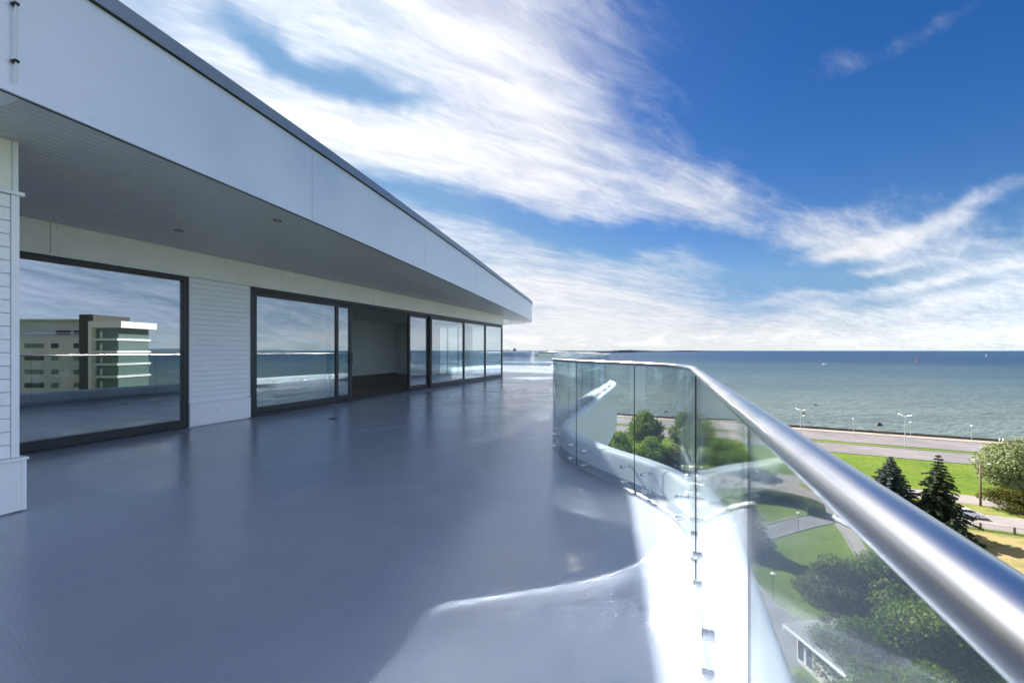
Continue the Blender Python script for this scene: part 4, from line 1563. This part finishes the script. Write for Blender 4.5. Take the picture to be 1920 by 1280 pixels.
# ================================================================== lamps, fence, vehicles
def mast_lamp(loc, h, label, group, arms=True, rot=0.0):
    root = empty('street_lamp', loc, rot)
    tag(root, label, 'street lamp', group)
    b2 = MB(); b2.tube([(0, 0, 0), (0, 0, h * 0.5), (0, 0, h)], [0.10, 0.08, 0.05], 8)
    b2.build('pole', M['lamp_grey'], root)
    for sx in (-1, 1) if arms else (1,):
        b2 = MB(); b2.tube([(0, 0, h - 0.1), (sx * 0.7, 0, h + 0.35), (sx * 1.5, 0, h + 0.5)], 0.05, 6)
        a = b2.build('arm', M['lamp_grey'], root)
        b2 = MB(); b2.add([(sx * 1.35, -0.16, h + 0.46), (sx * 2.0, -0.12, h + 0.54), (sx * 2.0, 0.12, h + 0.54), (sx * 1.35, 0.16, h + 0.46),
                           (sx * 1.35, -0.16, h + 0.56), (sx * 2.0, -0.08, h + 0.60), (sx * 2.0, 0.08, h + 0.60), (sx * 1.35, 0.16, h + 0.56)],
                          [(0, 3, 2, 1), (4, 5, 6, 7), (0, 1, 5, 4), (1, 2, 6, 5), (2, 3, 7, 6), (3, 0, 4, 7)])
        b2.build('lamp_head', M['lamp_grey'], root)
    return root


GL = 'tall double arm lamps of the coast road'
mast_lamp(gpt(en(1697, 839)[0], 169.2), 9.4, 'tall white double arm lamp on the median behind the two spruces', GL, rot=math.atan2(GN.y, GN.x) + 0.6)
mast_lamp(gpt(en(1495, 815)[0], 169.2), 9.4, 'tall white double arm lamp on the median just above the handrail', GL, rot=math.atan2(GN.y, GN.x) + 0.6)
mast_lamp(gpt(en(1353, 808)[0], 169.2), 9.4, 'tall white double arm lamp seen through the glass beside the black joint', GL, rot=math.atan2(GN.y, GN.x) + 0.6)


def prom_lamp(loc, label):
    root = empty('promenade_lamp', loc, math.atan2(EV.y, EV.x))
    tag(root, label, 'street lamp', 'short promenade lamps')
    b2 = MB(); b2.tube([(0, 0, 0), (0, 0, 5.0)], [0.07, 0.045], 6); b2.build('pole', M['lamp_grey'], root)
    b2 = MB(); b2.lathe([(0.0, 5.0), (0.25, 5.02), (0.42, 5.1), (0.3, 5.22), (0.0, 5.26)], 10); b2.build('lamp_head', M['white_paint'], root)
    return root


for px, lab in ((1507, 'short promenade lamp beside the handrail'), (1600, 'second short promenade lamp right of the handrail'),
                (1707, 'short promenade lamp behind the tall median lamp'), (1822, 'short promenade lamp left of the willow'),
                (1392, 'short promenade lamp seen through the glass left of the handrail')):
    # where the view column meets the promenade line
    r_ = Vector(((px - 960) / F, 1.0))
    d_ = 190.6 / GN.dot(r_)
    prom_lamp((r_.x * d_, d_, GZ), lab)

# timber lamp pole on the grass strip
tp = gp(1838.5, 948, GZ)
root = empty('timber_lamp_pole', tp)
tag(root, 'brown timber pole with two white lamp heads beside the willow', 'street lamp')
b_ = MB(); b_.tube([(0, 0, 0), (0, 0, 4), (-0.05, 0, 8.0)], [0.19, 0.16, 0.12], 10); b_.build('pole', M['wood_pole'], root, smooth=True)
for sx, dy_, dz_ in ((-1, 0.25, 0.75), (1, -0.5, 0.05)):
    b_ = MB(); b_.tube([(0, 0, 7.7), (sx * 0.5, dy_ * 0.5, 7.85 + dz_ * 0.5), (sx * 1.0, dy_, 7.9 + dz_)], 0.03, 6); b_.build('arm', M['lamp_grey'], root)
    b_ = MB(); b_.lathe([(0.0, -0.06), (0.14, -0.04), (0.24, 0.02), (0.16, 0.10), (0.0, 0.13)], 10, (sx * 1.15, dy_, 7.92 + dz_)); b_.build('lamp_head', M['white_paint'], root)


def garden_lamp(px, py, h, label):
    root = empty('garden_lamp', gp(px, py, GZ))
    tag(root, label, 'lamp', 'white domed garden lamps')
    b2 = MB(); b2.tube([(0, 0, 0), (0, 0, h - 0.2)], 0.045, 8); b2.build('pole', M['frame'], root)
    b2 = MB(); b2.lathe([(0.0, h - 0.24), (0.10, h - 0.22), (0.13, h - 0.06), (0.33, h - 0.05), (0.30, h + 0.02), (0.16, h + 0.09), (0.0, h + 0.11)], 14)
    b2.build('lamp_head', M['white_paint'], root, smooth=True)


garden_lamp(1497, 995, 2.95, 'white domed garden lamp on the lawn edge by the hedge')
garden_lamp(1450, 1118, 2.75, 'white domed garden lamp on the lower lawn before the kiosk')
garden_lamp(1420, 904, 2.6, 'small domed lamp post at the forecourt beside the glass joint')

# low fence along the side road
fe0, fn_ = en(1778, 984)[0], 97.6
froot = empty('roadside_fence', gpt(fe0, fn_))
tag(froot, 'low grey railing fence with brown posts along the side road', 'fence')
FO = Vector(froot.location)
M['post'] = pmat('post', (0.13, 0.095, 0.075), 0.85, var=0.2, vscale=5)
M['fence'] = pmat('fence', (0.30, 0.27, 0.25), 0.7)
pk = MB()
for k in range(9):
    p = gpt(fe0 + k * 3.9, fn_) - FO
    b_ = MB(); b_.box(p.x - 0.10, p.x + 0.10, p.y - 0.10, p.y + 0.10, 0, 1.12); b_.build('post', M['post'], froot, bevel=0.01)
    if k < 8:
        for z in (0.14, 1.0):
            q_ = gpt(fe0 + (k + 1) * 3.9, fn_) - FO
            dv = (q_ - p).normalized() * 0.1
            b_ = MB(); b_.tube([(p.x + dv.x, p.y + dv.y, z), (q_.x - dv.x, q_.y - dv.y, z)], 0.025, 6); b_.build('rail', M['fence'], froot)
        for j in range(1, 26):
            c = p.lerp(gpt(fe0 + (k + 1) * 3.9, fn_) - FO, j / 26)
            pk.box(c.x - 0.016, c.x + 0.016, c.y - 0.016, c.y + 0.016, 0.14, 1.0)
pk.build('bars', M['fence'], froot)['kind'] = 'stuff'


def make_car(loc, rz, paint, label, group=None, L=4.6, Wd=1.8, Hh=1.43, van=False):
    root = empty('car' if not van else 'van', loc, rz)
    tag(root, label, 'van' if van else 'car', group)
    # stations along the car: x, lower z, waist z, roof z, half width waist, half width roof
    if not van:
        S = [(-0.500, 0.42, 0.60, 0.62, 0.74, 0.66), (-0.485, 0.28, 0.74, 0.78, 0.84, 0.74), (-0.40, 0.20, 0.84, 0.93, 0.89, 0.78), (-0.30, 0.19, 0.88, 1.00, 0.90, 0.78),
             (-0.17, 0.19, 0.90, 1.36, 0.90, 0.62), (-0.04, 0.19, 0.90, 1.43, 0.90, 0.61), (0.06, 0.19, 0.89, 1.40, 0.90, 0.62), (0.22, 0.19, 0.87, 0.98, 0.90, 0.74),
             (0.34, 0.19, 0.82, 0.90, 0.89, 0.74), (0.46, 0.22, 0.70, 0.76, 0.84, 0.70), (0.490, 0.30, 0.58, 0.62, 0.76, 0.62), (0.500, 0.38, 0.50, 0.54, 0.68, 0.56)]
    else:
        S = [(-0.500, 0.40, 1.0, 1.9, 0.90, 0.80), (-0.490, 0.25, 1.0, 2.05, 0.95, 0.84), (-0.1, 0.22, 1.0, 2.12, 0.97, 0.86), (0.18, 0.22, 1.0, 2.08, 0.97, 0.84),
             (0.30, 0.22, 0.98, 1.75, 0.96, 0.80), (0.40, 0.22, 0.92, 1.15, 0.95, 0.82), (0.485, 0.28, 0.75, 0.88, 0.90, 0.74), (0.500, 0.40, 0.6, 0.66, 0.82, 0.66)]
    vs_, fs = [], []
    for x, zl, zw, zr, hw_, hr in S:
        X = x * L
        ring_ = [(hw_ * 0.93, zl), (hw_, (zl + zw) / 2), (hw_ * 0.985, zw), (hr, zr - 0.04 * (zr > zw + 0.2)), (hr * 0.72, zr), (-hr * 0.72, zr), (-hr, zr - 0.04 * (zr > zw + 0.2)), (-hw_ * 0.985, zw), (-hw_, (zl + zw) / 2), (-hw_ * 0.93, zl)]
        vs_ += [(X, y, z) for y, z in ring_]
    n = 10
    for i in range(len(S) - 1):
        for j in range(n):
            j2 = (j + 1) % n
            fs.append((i * n + j, i * n + j2, (i + 1) * n + j2, (i + 1) * n + j))
    fs += [tuple(range(n)), tuple(range((len(S) - 1) * n, len(S) * n))]
    b2 = MB(); b2.add(vs_, fs)
    body = b2.build('body', paint, root, auto=38)
    sc_ = L
    def glassq(name, pts):
        b3 = MB(); nn_ = len(pts)
        P = [Vector(p) for p in pts]
        nr = (P[1] - P[0]).cross(P[2] - P[0]).normalized()
        b3.add([p + nr * 0.012 for p in P] + [p - nr * 0.02 for p in P], [tuple(range(nn_)), tuple(range(2 * nn_ - 1, nn_ - 1, -1))] + [(k, (k + 1) % nn_, nn_ + (k + 1) % nn_, nn_ + k) for k in range(nn_)])
        return b3.build(name, M['carglass'], root)
    if not van:
        for sy in (-1, 1):
            glassq('side_window', [(-0.27 * L, sy * 0.815, 0.98), (-0.165 * L, sy * 0.665, 1.30), (-0.055 * L, sy * 0.655, 1.36), (-0.055 * L, sy * 0.865, 0.95)][::sy])
            glassq('side_window', [(-0.045 * L, sy * 0.865, 0.95), (-0.045 * L, sy * 0.655, 1.36), (0.055 * L, sy * 0.66, 1.33), (0.185 * L, sy * 0.835, 0.96)][::sy])
        glassq('windscreen', [(0.205 * L, -0.66, 1.03), (0.205 * L, 0.66, 1.03), (0.075 * L, 0.54, 1.375), (0.075 * L, -0.54, 1.375)])
        glassq('rear_window', [(-0.285 * L, 0.66, 1.05), (-0.285 * L, -0.66, 1.05), (-0.185 * L, -0.54, 1.325), (-0.185 * L, 0.54, 1.325)])
        wx = (-0.30 * L, 0.305 * L)
    else:
        for sy in (-1, 1):
            glassq('side_window', [(0.16 * L, sy * 0.965, 1.1), (0.16 * L, sy * 0.89, 1.80), (0.24 * L, sy * 0.875, 1.76), (0.34 * L, sy * 0.945, 1.1)][::sy])
        glassq('windscreen', [(0.385 * L, -0.78, 1.22), (0.385 * L, 0.78, 1.22), (0.31 * L, 0.68, 1.70), (0.31 * L, -0.68, 1.70)])
        wx = (-0.30 * L, 0.31 * L)
    for X in wx:
        for sy in (-1, 1):
            b3 = MB()
            v2, f2 = ring([(0.18, -0.105), (0.30, -0.10), (0.32, -0.07), (0.32, 0.07), (0.30, 0.10), (0.18, 0.105)], 16)
            b3.add(v2, f2)
            w_ = b3.build('wheel', M['rubber'], root)
            w_.location = (X, sy * 0.80, 0.32)
            b3 = MB(); v2, f2 = ring([(0.05, 0.115 * sy), (0.20, 0.112 * sy), (0.20, 0.09 * sy)], 12); b3.add(v2, f2)
            b3.build('rim', M['lamp_grey'], w_)
    for sy in (-1, 1):
        b3 = MB(); b3.box(0.455 * L, 0.488 * L, sy * 0.62 - 0.14, sy * 0.62 + 0.14, 0.60, 0.71); b3.build('headlight', M['chrome'], root, bevel=0.01)
        b3 = MB(); b3.box(-0.502 * L, -0.470 * L, sy * 0.62 - 0.14, sy * 0.62 + 0.14, 0.66, 0.78); b3.build('tail_light', M['carred'], root, bevel=0.01)
        if not van:
            b3 = MB(); b3.box(0.16 * L, 0.19 * L, sy * 0.99 - 0.09, sy * 0.99 + 0.09, 0.93, 1.05); b3.build('mirror', paint, root, bevel=0.02)
    return root


RE = math.atan2(EV.y, EV.x)
ce, _ = en(1798, 960)
make_car(gpt(ce, 104.2, GZ + 0.012), RE + math.pi, M['carpaint'], 'white saloon car driving left on the pale side road', L=4.7)
vloc = gp(1592, 985, GZ + 0.02)
make_car(vloc, RE + 2.2, M['carpaint'], 'white van parked on the drive, mostly hidden by the handrail', L=4.9, van=True)
M['cardark'] = pmat('cardark', (0.05, 0.055, 0.065), 0.3, coat=1.0)
M['carsilver'] = pmat('carsilver', (0.45, 0.46, 0.48), 0.3, metal=0.5, coat=1.0)
for px, d_, mt, lab in ((1228, 99, 'carsilver', 'silver car parked under the trees behind the white parapet'), (1262, 96, 'cardark', 'dark car parked under the small brownish tree'),
                        (1292, 93, 'carpaint', 'white car parked under the trees behind the black glass joint')):
    make_car(gd(px, d_) + Vector((0, 0, 0.02)), RE + 1.2, M[mt], lab, 'cars parked under the trees', L=4.3)
area('car_park', [(1180, 868), (1320, 880), (1345, 905), (1345, 925), (1150, 925)], 0.014, M['greyroad'], 'shaded car park under the trees', 'pavement')


# ------------------------------------------------------------------ people on the promenade
def person(loc, rz, top, legs, label, skin=(0.45, 0.30, 0.22), stride=0.14):
    root = empty('person', loc, rz)
    tag(root, label, 'person', 'people on the promenade')
    V = {'pelvis': (0, 0, 0.95), 'belly': (0, 0, 1.10), 'chest': (0, 0, 1.32), 'neck': (0, 0, 1.48), 'chin': (0, 0.02, 1.56), 'head': (0, 0.01, 1.68), 'crown': (0, 0, 1.75),
         'shl': (-0.17, 0, 1.40), 'ell': (-0.25, -0.03, 1.14), 'wrl': (-0.24, 0.08, 0.90), 'hal': (-0.23, 0.11, 0.82),
         'shr': (0.17, 0, 1.40), 'elr': (0.25, -0.05, 1.14), 'wrr': (0.24, 0.02, 0.90), 'har': (0.24, 0.04, 0.82),
         'hil': (-0.09, 0, 0.90), 'knl': (-0.10, stride * 0.8, 0.50), 'anl': (-0.10, stride * 0.6, 0.09), 'tol': (-0.10, stride * 0.6 + 0.17, 0.04),
         'hir': (0.09, 0, 0.90), 'knr': (0.10, -stride * 0.2, 0.50), 'anr': (0.10, -stride, 0.09), 'tor': (0.10, -stride + 0.17, 0.04)}
    RD = {'pelvis': .14, 'belly': .135, 'chest': .15, 'neck': .06, 'chin': .085, 'head': .105, 'crown': .07, 'shl': .07, 'ell': .048, 'wrl': .035, 'hal': .035, 'shr': .07, 'elr': .048, 'wrr': .035, 'har': .035,
          'hil': .10, 'knl': .065, 'anl': .045, 'tol': .035, 'hir': .10, 'knr': .065, 'anr': .045, 'tor': .035}
    E = [('pelvis', 'belly'), ('belly', 'chest'), ('chest', 'neck'), ('neck', 'chin'), ('chin', 'head'), ('head', 'crown'), ('chest', 'shl'), ('shl', 'ell'), ('ell', 'wrl'), ('wrl', 'hal'),
         ('chest', 'shr'), ('shr', 'elr'), ('elr', 'wrr'), ('wrr', 'har'), ('pelvis', 'hil'), ('hil', 'knl'), ('knl', 'anl'), ('anl', 'tol'), ('pelvis', 'hir'), ('hir', 'knr'), ('knr', 'anr'), ('anr', 'tor')]
    keys = list(V)
    me_ = bpy.data.meshes.new('body')
    me_.from_pydata([V[k] for k in keys], [(keys.index(a), keys.index(b)) for a, b in E], [])
    o = place(me_, 'body', root)
    md = o.modifiers.new('skin', 'SKIN')
    for i, k in enumerate(keys):
        sv = me_.skin_vertices[0].data[i]
        sv.radius = (RD[k], RD[k] * (0.75 if k in ('chest', 'belly', 'pelvis') else 1.0))
        sv.use_root = (k == 'pelvis')
    o.modifiers.new('sub', 'SUBSURF').render_levels = 1
    m_ = bpy.data.materials.new('clothes')
    m_.use_nodes = True
    q = NG(m_.node_tree)
    tcn = q.node('ShaderNodeTexCoord'); sp_ = q.node('ShaderNodeSeparateXYZ')
    m_.node_tree.links.new(tcn.outputs['Object'], sp_.inputs[0])
    c = q.mixc(q.m('GREATER_THAN', sp_.outputs[2], 0.93), legs, top)
    c = q.mixc(q.m('GREATER_THAN', sp_.outputs[2], 1.47), c, skin)
    c = q.mixc(q.m('GREATER_THAN', sp_.outputs[2], 1.70), c, (0.04, 0.03, 0.02))
    c = q.mixc(q.m('LESS_THAN', sp_.outputs[2], 0.07), c, (0.02, 0.02, 0.02))
    m_.node_tree.links.new(c, m_.node_tree.nodes['Principled BSDF'].inputs['Base Color'])
    m_.node_tree.nodes['Principled BSDF'].inputs['Roughness'].default_value = 0.85
    me_.materials.append(m_)
    return root


def prom_at(px, n_=191.2):
    r_ = Vector(((px - 960) / F, 1.0))
    d_ = n_ / GN.dot(r_)
    return Vector((r_.x * d_, d_, GZ + 0.02))


for px, n_, top, legs, lab in (
        (1171, 192.2, (0.04, 0.05, 0.07), (0.03, 0.03, 0.04), 'person in dark clothes walking by the sea wall near the parapet, left of the pair'),
        (1178, 192.0, (0.06, 0.05, 0.05), (0.04, 0.04, 0.06), 'person in dark clothes walking by the sea wall near the parapet, right of the pair'),
        (1334, 191.6, (0.05, 0.06, 0.05), (0.03, 0.03, 0.05), 'person in dark clothes on the promenade above the broad tree, left one'),
        (1341, 191.8, (0.03, 0.03, 0.04), (0.04, 0.04, 0.05), 'person in dark clothes on the promenade above the broad tree, right one'),
        (1874, 191.4, (0.75, 0.70, 0.68), (0.55, 0.42, 0.36), 'person in pale clothes on the promenade above the willow, left one'),
        (1881, 191.6, (0.78, 0.76, 0.74), (0.50, 0.45, 0.42), 'person in pale clothes on the promenade above the willow, right one')):
    person(prom_at(px, n_), RE + random.choice((0.0, 3.1)) - 1.57, top, legs, lab)
# bench by the wall
bl = prom_at(1656, 193.2)
root = empty('promenade_bench', bl, RE)
tag(root, 'dark low bench on the promenade against the sea wall', 'bench')
for y in (-0.18, 0.0, 0.18):
    b_ = MB(); b_.box(-1.2, 1.2, y - 0.07, y + 0.07, 0.42, 0.47); b_.build('seat_slat', M['post'], root)
for z in (0.62, 0.80):
    b_ = MB(); b_.box(-1.2, 1.2, 0.27, 0.31, z - 0.06, z + 0.06); b_.build('back_slat', M['post'], root)
for x in (-1.0, 1.0):
    b_ = MB(); b_.box(x - 0.05, x + 0.05, -0.22, 0.26, 0.0, 0.42); b_.box(x - 0.04, x + 0.04, 0.20, 0.268, 0.42, 0.86); b_.build('leg', M['frame'], root)

# ------------------------------------------------------------------ out on the water
def rock_at(px, py, w_, h, label):
    c = gp(px, py, SEAZ)
    b2 = MB()
    r2 = np.random.default_rng(int(px))
    vs2, fs2 = [(0, 0, h)], []
    for j, (rr_, zz) in enumerate(((0.4, 0.82), (0.8, 0.45), (1.0, 0.0), (1.0, -0.6))):
        for k in range(10):
            a = 2 * math.pi * k / 10
            q_ = rr_ * w_ * r2.uniform(0.75, 1.2)
            vs2.append((q_ * math.cos(a), q_ * math.sin(a) * 0.7, zz * h * r2.uniform(0.8, 1.1) if zz > 0 else zz))
    fs2 += [(0, 1 + k, 1 + (k + 1) % 10) for k in range(10)]
    for j in range(3):
        for k in range(10):
            k2 = (k + 1) % 10
            fs2.append((1 + j * 10 + k, 1 + (j + 1) * 10 + k, 1 + (j + 1) * 10 + k2, 1 + j * 10 + k2))
    b2.add(vs2, fs2)
    o = b2.build('sea_rock', M['rock'])
    o.location = c
    tag(o, label, 'rock', 'rocks awash off the sea wall')


for px, py, w_, h, lab in ((1648, 798, 1.3, 1.5, 'black peaked rock in the water above the spruces'), (1529, 760, 1.0, 0.7, 'dark rock in the water above the handrail, farther out'),
                           (1507, 775, 1.0, 0.6, 'low rock in the water near the promenade lamp at the handrail'), (1516, 792, 0.9, 0.4, 'flat rock close to the wall by the handrail'),
                           (1248, 772, 0.9, 0.7, 'pale topped rock in the water seen through the glass'), (1261, 781, 0.7, 0.5, 'small dark rock near the wall seen through the glass')):
    rock_at(px, py, w_, h, lab)


def sailboat(px, py, L, mast, hull_mat, sail_mat, label, rz, sail=True, red=False):
    c = gp(px, py, SEAZ)
    root = empty('sailing_boat', c, rz)
    tag(root, label, 'boat', 'boats out on the bay')
    b2 = MB()
    S = [(-0.5, 0.30, 0.75), (-0.3, 0.42, 0.72), (0.0, 0.46, 0.74), (0.3, 0.30, 0.85), (0.5, 0.02, 1.0)]
    vs2, fs2 = [], []
    for x, hw_, zt in S:
        k_ = L * 0.28
        vs2 += [(x * L, -hw_ * k_, zt * L * 0.13), (x * L * 0.94, -hw_ * k_ * 0.6, -0.3), (x * L * 0.94, hw_ * k_ * 0.6, -0.3), (x * L, hw_ * k_, zt * L * 0.13)]
    for i in range(4):
        for j in range(4):
            j2 = (j + 1) % 4
            fs2.append((4 * i + j, 4 * i + j2, 4 * i + 4 + j2, 4 * i + 4 + j))
    fs2 += [(0, 1, 2, 3), (16, 17, 18, 19)]
    b2.add(vs2, fs2); b2.build('hull', hull_mat, root)
    b2 = MB(); b2.box(-0.25 * L, 0.12 * L, -0.07 * L, 0.07 * L, 0.09 * L, 0.17 * L); b2.build('cabin', M['white_paint'], root, bevel=0.02 * L)
    b2 = MB(); b2.tube([(0.05 * L, 0, 0.1 * L), (0.05 * L, 0, mast)], 0.09, 6); b2.build('mast', M['lamp_grey'], root)
    if sail:
        for pts in ([(0.04 * L, 0.02, 0.22 * L), (-0.42 * L, 0.10 * L, 0.24 * L), (0.04 * L, 0.03, mast * 0.97)], [(0.46 * L, 0.0, 0.17 * L), (0.06 * L, 0.10 * L, 0.2 * L), (0.07 * L, 0, mast * 0.85)]):
            b2 = MB()
            P = [Vector(p) for p in pts]
            vs2 = P + [p + Vector((0, 0.05, 0)) for p in P]
            b2.add(vs2, [(0, 1, 2), (5, 4, 3), (0, 1, 4, 3), (1, 2, 5, 4), (2, 0, 3, 5)])
            b2.build('sail', sail_mat, root)
    return root


M['hull_red'] = pmat('hull_red', (0.45, 0.06, 0.05), 0.4)
M['sail'] = pmat('sail', (0.8, 0.8, 0.79), 0.8)
M['sail_pink'] = pmat('sail_pink', (0.62, 0.30, 0.28), 0.8)
sailboat(1546, 683.5, 14, 9, M['white_paint'], M['sail'], 'white motor yacht without sails nearest the handrail', 0.3, sail=False)
sailboat(1717, 679, 13, 16, M['hull_red'], M['sail_pink'], 'sailing boat with red hull and pinkish sails in the middle of the bay', 0.5)
sailboat(1849, 668.5, 15, 18, M['white_paint'], M['sail'], 'small white sailing boat far out near the right edge', 0.4)

# ferry in the harbour
D_SH = (EYE - SEAZ) * F / 11.6
fx0, fx1 = (900 - 960) / F * D_SH, (1009 - 960) / F * D_SH
LS = fx1 - fx0
ship = empty('ferry', ((fx0 + fx1) / 2, D_SH, SEAZ))
tag(ship, 'large blue grey ferry lying beyond the end of the terrace', 'ship')
M['ship_hull'] = pmat('ship_hull', (0.26, 0.42, 0.60), 0.5, var=0.08, vscale=0.05)
M['ship_white'] = pmat('ship_white', (0.68, 0.76, 0.82), 0.5)
M['ship_dark'] = pmat('ship_dark', (0.04, 0.08, 0.14), 0.5)
hl = LS / 2


def ship_block(name, mat, x0, x1, hw_, z0, z1, rake=0.0, parent=ship):
    b2 = MB()
    b2.prism([(x0, -hw_), (x1 - rake, -hw_), (x1, 0), (x1 - rake, hw_), (x0, hw_)], z0, z1)
    return b2.build(name, mat, parent)


hull = ship_block('hull', M['ship_hull'], -hl, hl, 14, -2, 15, 24)
sup = ship_block('superstructure', M['ship_white'], -hl + 8, hl - 6, 13, 15.01, 22, 14)
up = ship_block('upper_deck', M['ship_white'], -hl + 14, hl - 22, 12, 22.01, 28, 8)
ship_block('bridge', M['ship_white'], hl - 60, hl - 28, 13, 28.01, 32, 4)
for zz, par, x0, x1, hw_ in ((17.5, sup, -hl + 10, hl - 24, 13.05), (20.2, sup, -hl + 10, hl - 24, 13.05), (24.5, up, -hl + 16, hl - 34, 12.05)):
    b2 = MB(); b2.box(x0, x1, -hw_, hw_, zz - 0.6, zz + 0.6); b2.build('window_band', M['ship_dark'], par)
b2 = MB(); b2.hexa([(20, -4, 28.01), (36, -4, 28.01), (36, 4, 28.01), (20, 4, 28.01), (23, -3, 42), (31, -3, 42), (31, 3, 42), (23, 3, 42)]); b2.build('funnel', M['ship_dark'], ship)
b2 = MB(); b2.tube([(hl - 40, 0, 32), (hl - 40, 0, 44)], 0.6, 6); b2.build('mast', M['ship_white'], ship)
for k, x in enumerate((-20, -2, 48)):
    b2 = MB(); b2.box(x, x + 9, -14.6, -12.2, 14.2, 16.6); b2.build('lifeboat', M['ship_dark'], ship, bevel=0.5)

# far coast
def coast(name, pts, h, label, seed):
    """low wooded land: pts of (azimuth degrees, distance); its tree line is uneven"""
    r2 = np.random.default_rng(seed)
    b2 = MB()
    P = []
    for (a0, d0), (a1, d1) in zip(pts, pts[1:]):
        for k in range(60):
            t_ = k / 60
            P.append((R(a0 + (a1 - a0) * t_), d0 + (d1 - d0) * t_))
    n = len(P)
    vs2 = []
    for i, (a, d) in enumerate(P):
        env = min(1.0, i / 12, (n - 1 - i) / 60 + 0.12)
        hh = h * env * (0.72 + 0.28 * math.sin(i * 0.11 + seed) * math.sin(i * 0.037)) + r2.uniform(-0.10, 0.10) * h * env
        for dd, zz in ((0, SEAZ - 1), (20, SEAZ + hh * 0.6), (60, SEAZ + hh), (900, SEAZ + hh * 0.9), (1200, SEAZ - 1)):
            vs2.append((math.sin(a) * (d + dd), math.cos(a) * (d + dd), zz))
    fs2 = [(i * 5 + j, i * 5 + j + 1, i * 5 + j + 6, i * 5 + j + 5) for i in range(n - 1) for j in range(4)]
    b2.add(vs2, fs2)
    o = b2.build(name, M['coast'])
    tag(o, label, 'coast', kind='structure')
    return o


M['coast'] = pmat('coast', (0.045, 0.075, 0.095), 0.9, var=0.35, vscale=0.01, detail=3)
az_ = lambda px: math.degrees(math.atan2(px - 960, F))
coast('coast', [(-14, 5200), (az_(1010), 4700), (az_(1160), 6500), (az_(1240), 9000)], 38, 'dark wooded coast behind the ferry', 3)
coast('coast', [(az_(1120), 9500), (az_(1260), 11000), (az_(1400), 19000)], 46, 'thin farther coast fading out along the horizon', 5)
coast('coast', [(66, 9000), (80, 7000), (100, 5200), (118, 4200)], 60, 'wooded coast across the bay to the right, beyond the view', 8)

# ================================================================== neighbour block seen mirrored in the window
def mirror(p):
    k = NV.x * p[0] + NV.y * p[1] - W0
    return Vector((p[0] - 2 * k * NV.x, p[1] - 2 * k * NV.y, p[2]))


DV = 107.0
M['block'] = pmat('block', (0.60, 0.60, 0.62), 0.8, var=0.08, vscale=0.2)
M['block_dark'] = pmat('block_dark', (0.06, 0.06, 0.055), 0.8)
M['green_glass'] = pmat('green_glass', (0.13, 0.19, 0.18), 0.12)
org = mirror(((-118) * 1.0, DV, GZ))
nb_ = empty('neighbour_block', org)
tag(nb_, 'grey apartment block with white framed corner tower, mirrored in the big window', 'building')


def vx(px, d=DV):
    return (px - 960) / F * d


def vz(py, d=DV):
    return EYE + (HZ - py) / F * d


def vbox(name, mat, px0, px1, d0, d1, z0, z1, parent=nb_, dref=DV):
    b2 = MB()
    x0, x1 = vx(px0, dref), vx(px1, dref)
    b2.hexa([mirror(p) - org for p in ((x0, d0, z0), (x1, d0, z0), (x1, d1, z0), (x0, d1, z0), (x0, d0, z1), (x1, d0, z1), (x1, d1, z1), (x0, d1, z1))])
    return b2.build(name, mat, parent)


vbox('wall', M['block'], -120, 160, DV, DV + 14, GZ, vz(632))
vbox('penthouse_floor', M['block'], -100, 150, DV + 2.2, DV + 13, vz(632) + 0.01, vz(600))
vbox('roof_slab', M['block'], -110, 152, DV + 1.4, DV + 14, vz(600) + 0.01, vz(597))
vbox('stair_tower', M['block_dark'], 158, 184, DV - 1.2, DV + 9, GZ, vz(590))
for rows_, pxs in (((648, 671, 697, 722, 747, 772), ((-60, -30), (-10, 10), (46, 84), (96, 112), (138, 157))),):
    for py in rows_:
        for p0, p1 in pxs:
            w_ = vbox('window', M['white_paint'], p0, p1, DV - 0.06, DV - 0.001, vz(py + 5.5), vz(py - 5.5))
            vbox('pane', M['green_glass'] if (py + p0) % 3 else M['carglass'], p0 + 0.8, p1 - 0.8, DV - 0.09, DV - 0.061, vz(py + 4.7), vz(py - 4.7), w_)
for p0, p1 in ((88, 118), (122, 148)):
    w_ = vbox('window', M['white_paint'], p0, p1, DV + 2.1, DV + 2.199, vz(628), vz(617))
    vbox('pane', M['carglass'], p0 + 0.8, p1 - 0.8, DV + 2.05, DV + 2.09, vz(627), vz(618), w_)
b2 = MB()
vbox('terrace_rail', M['chrome'], 40, 157, DV - 0.05, DV - 0.001, vz(625), vz(624.3))
# white framed corner tower
vbox('tower_frame', M['white_paint'], 184.5, 190, DV - 2.5, DV + 8, GZ, vz(615.1))
vbox('tower_roof', M['white_paint'], 184.5, 245, DV - 2.5, DV + 8, vz(615), vz(603))
for k in range(7):
    yt = 615.5 + k * 23.0
    vbox('floor_slab', M['white_paint'], 190.2, 233, DV - 1.8, DV + 8, vz(yt + 23), vz(yt + 19))
    w_ = vbox('window', M['green_glass'], 190.4, 231, DV - 1.2, DV + 7.6, vz(yt + 18.9), vz(yt + 0.1))
    vbox('pane', M['green_glass'], 203, 230, DV - 1.25, DV - 1.21, vz(yt + 18), vz(yt + 1), w_)
    vbox('pane', M['green_glass'], 191.5, 196, DV - 1.25, DV - 1.21, vz(yt + 18), vz(yt + 1), w_)
    vbox('door_frame', M['white_paint'], 197, 201.5, DV - 1.26, DV - 1.21, vz(yt + 18.5), vz(yt + 6), w_)
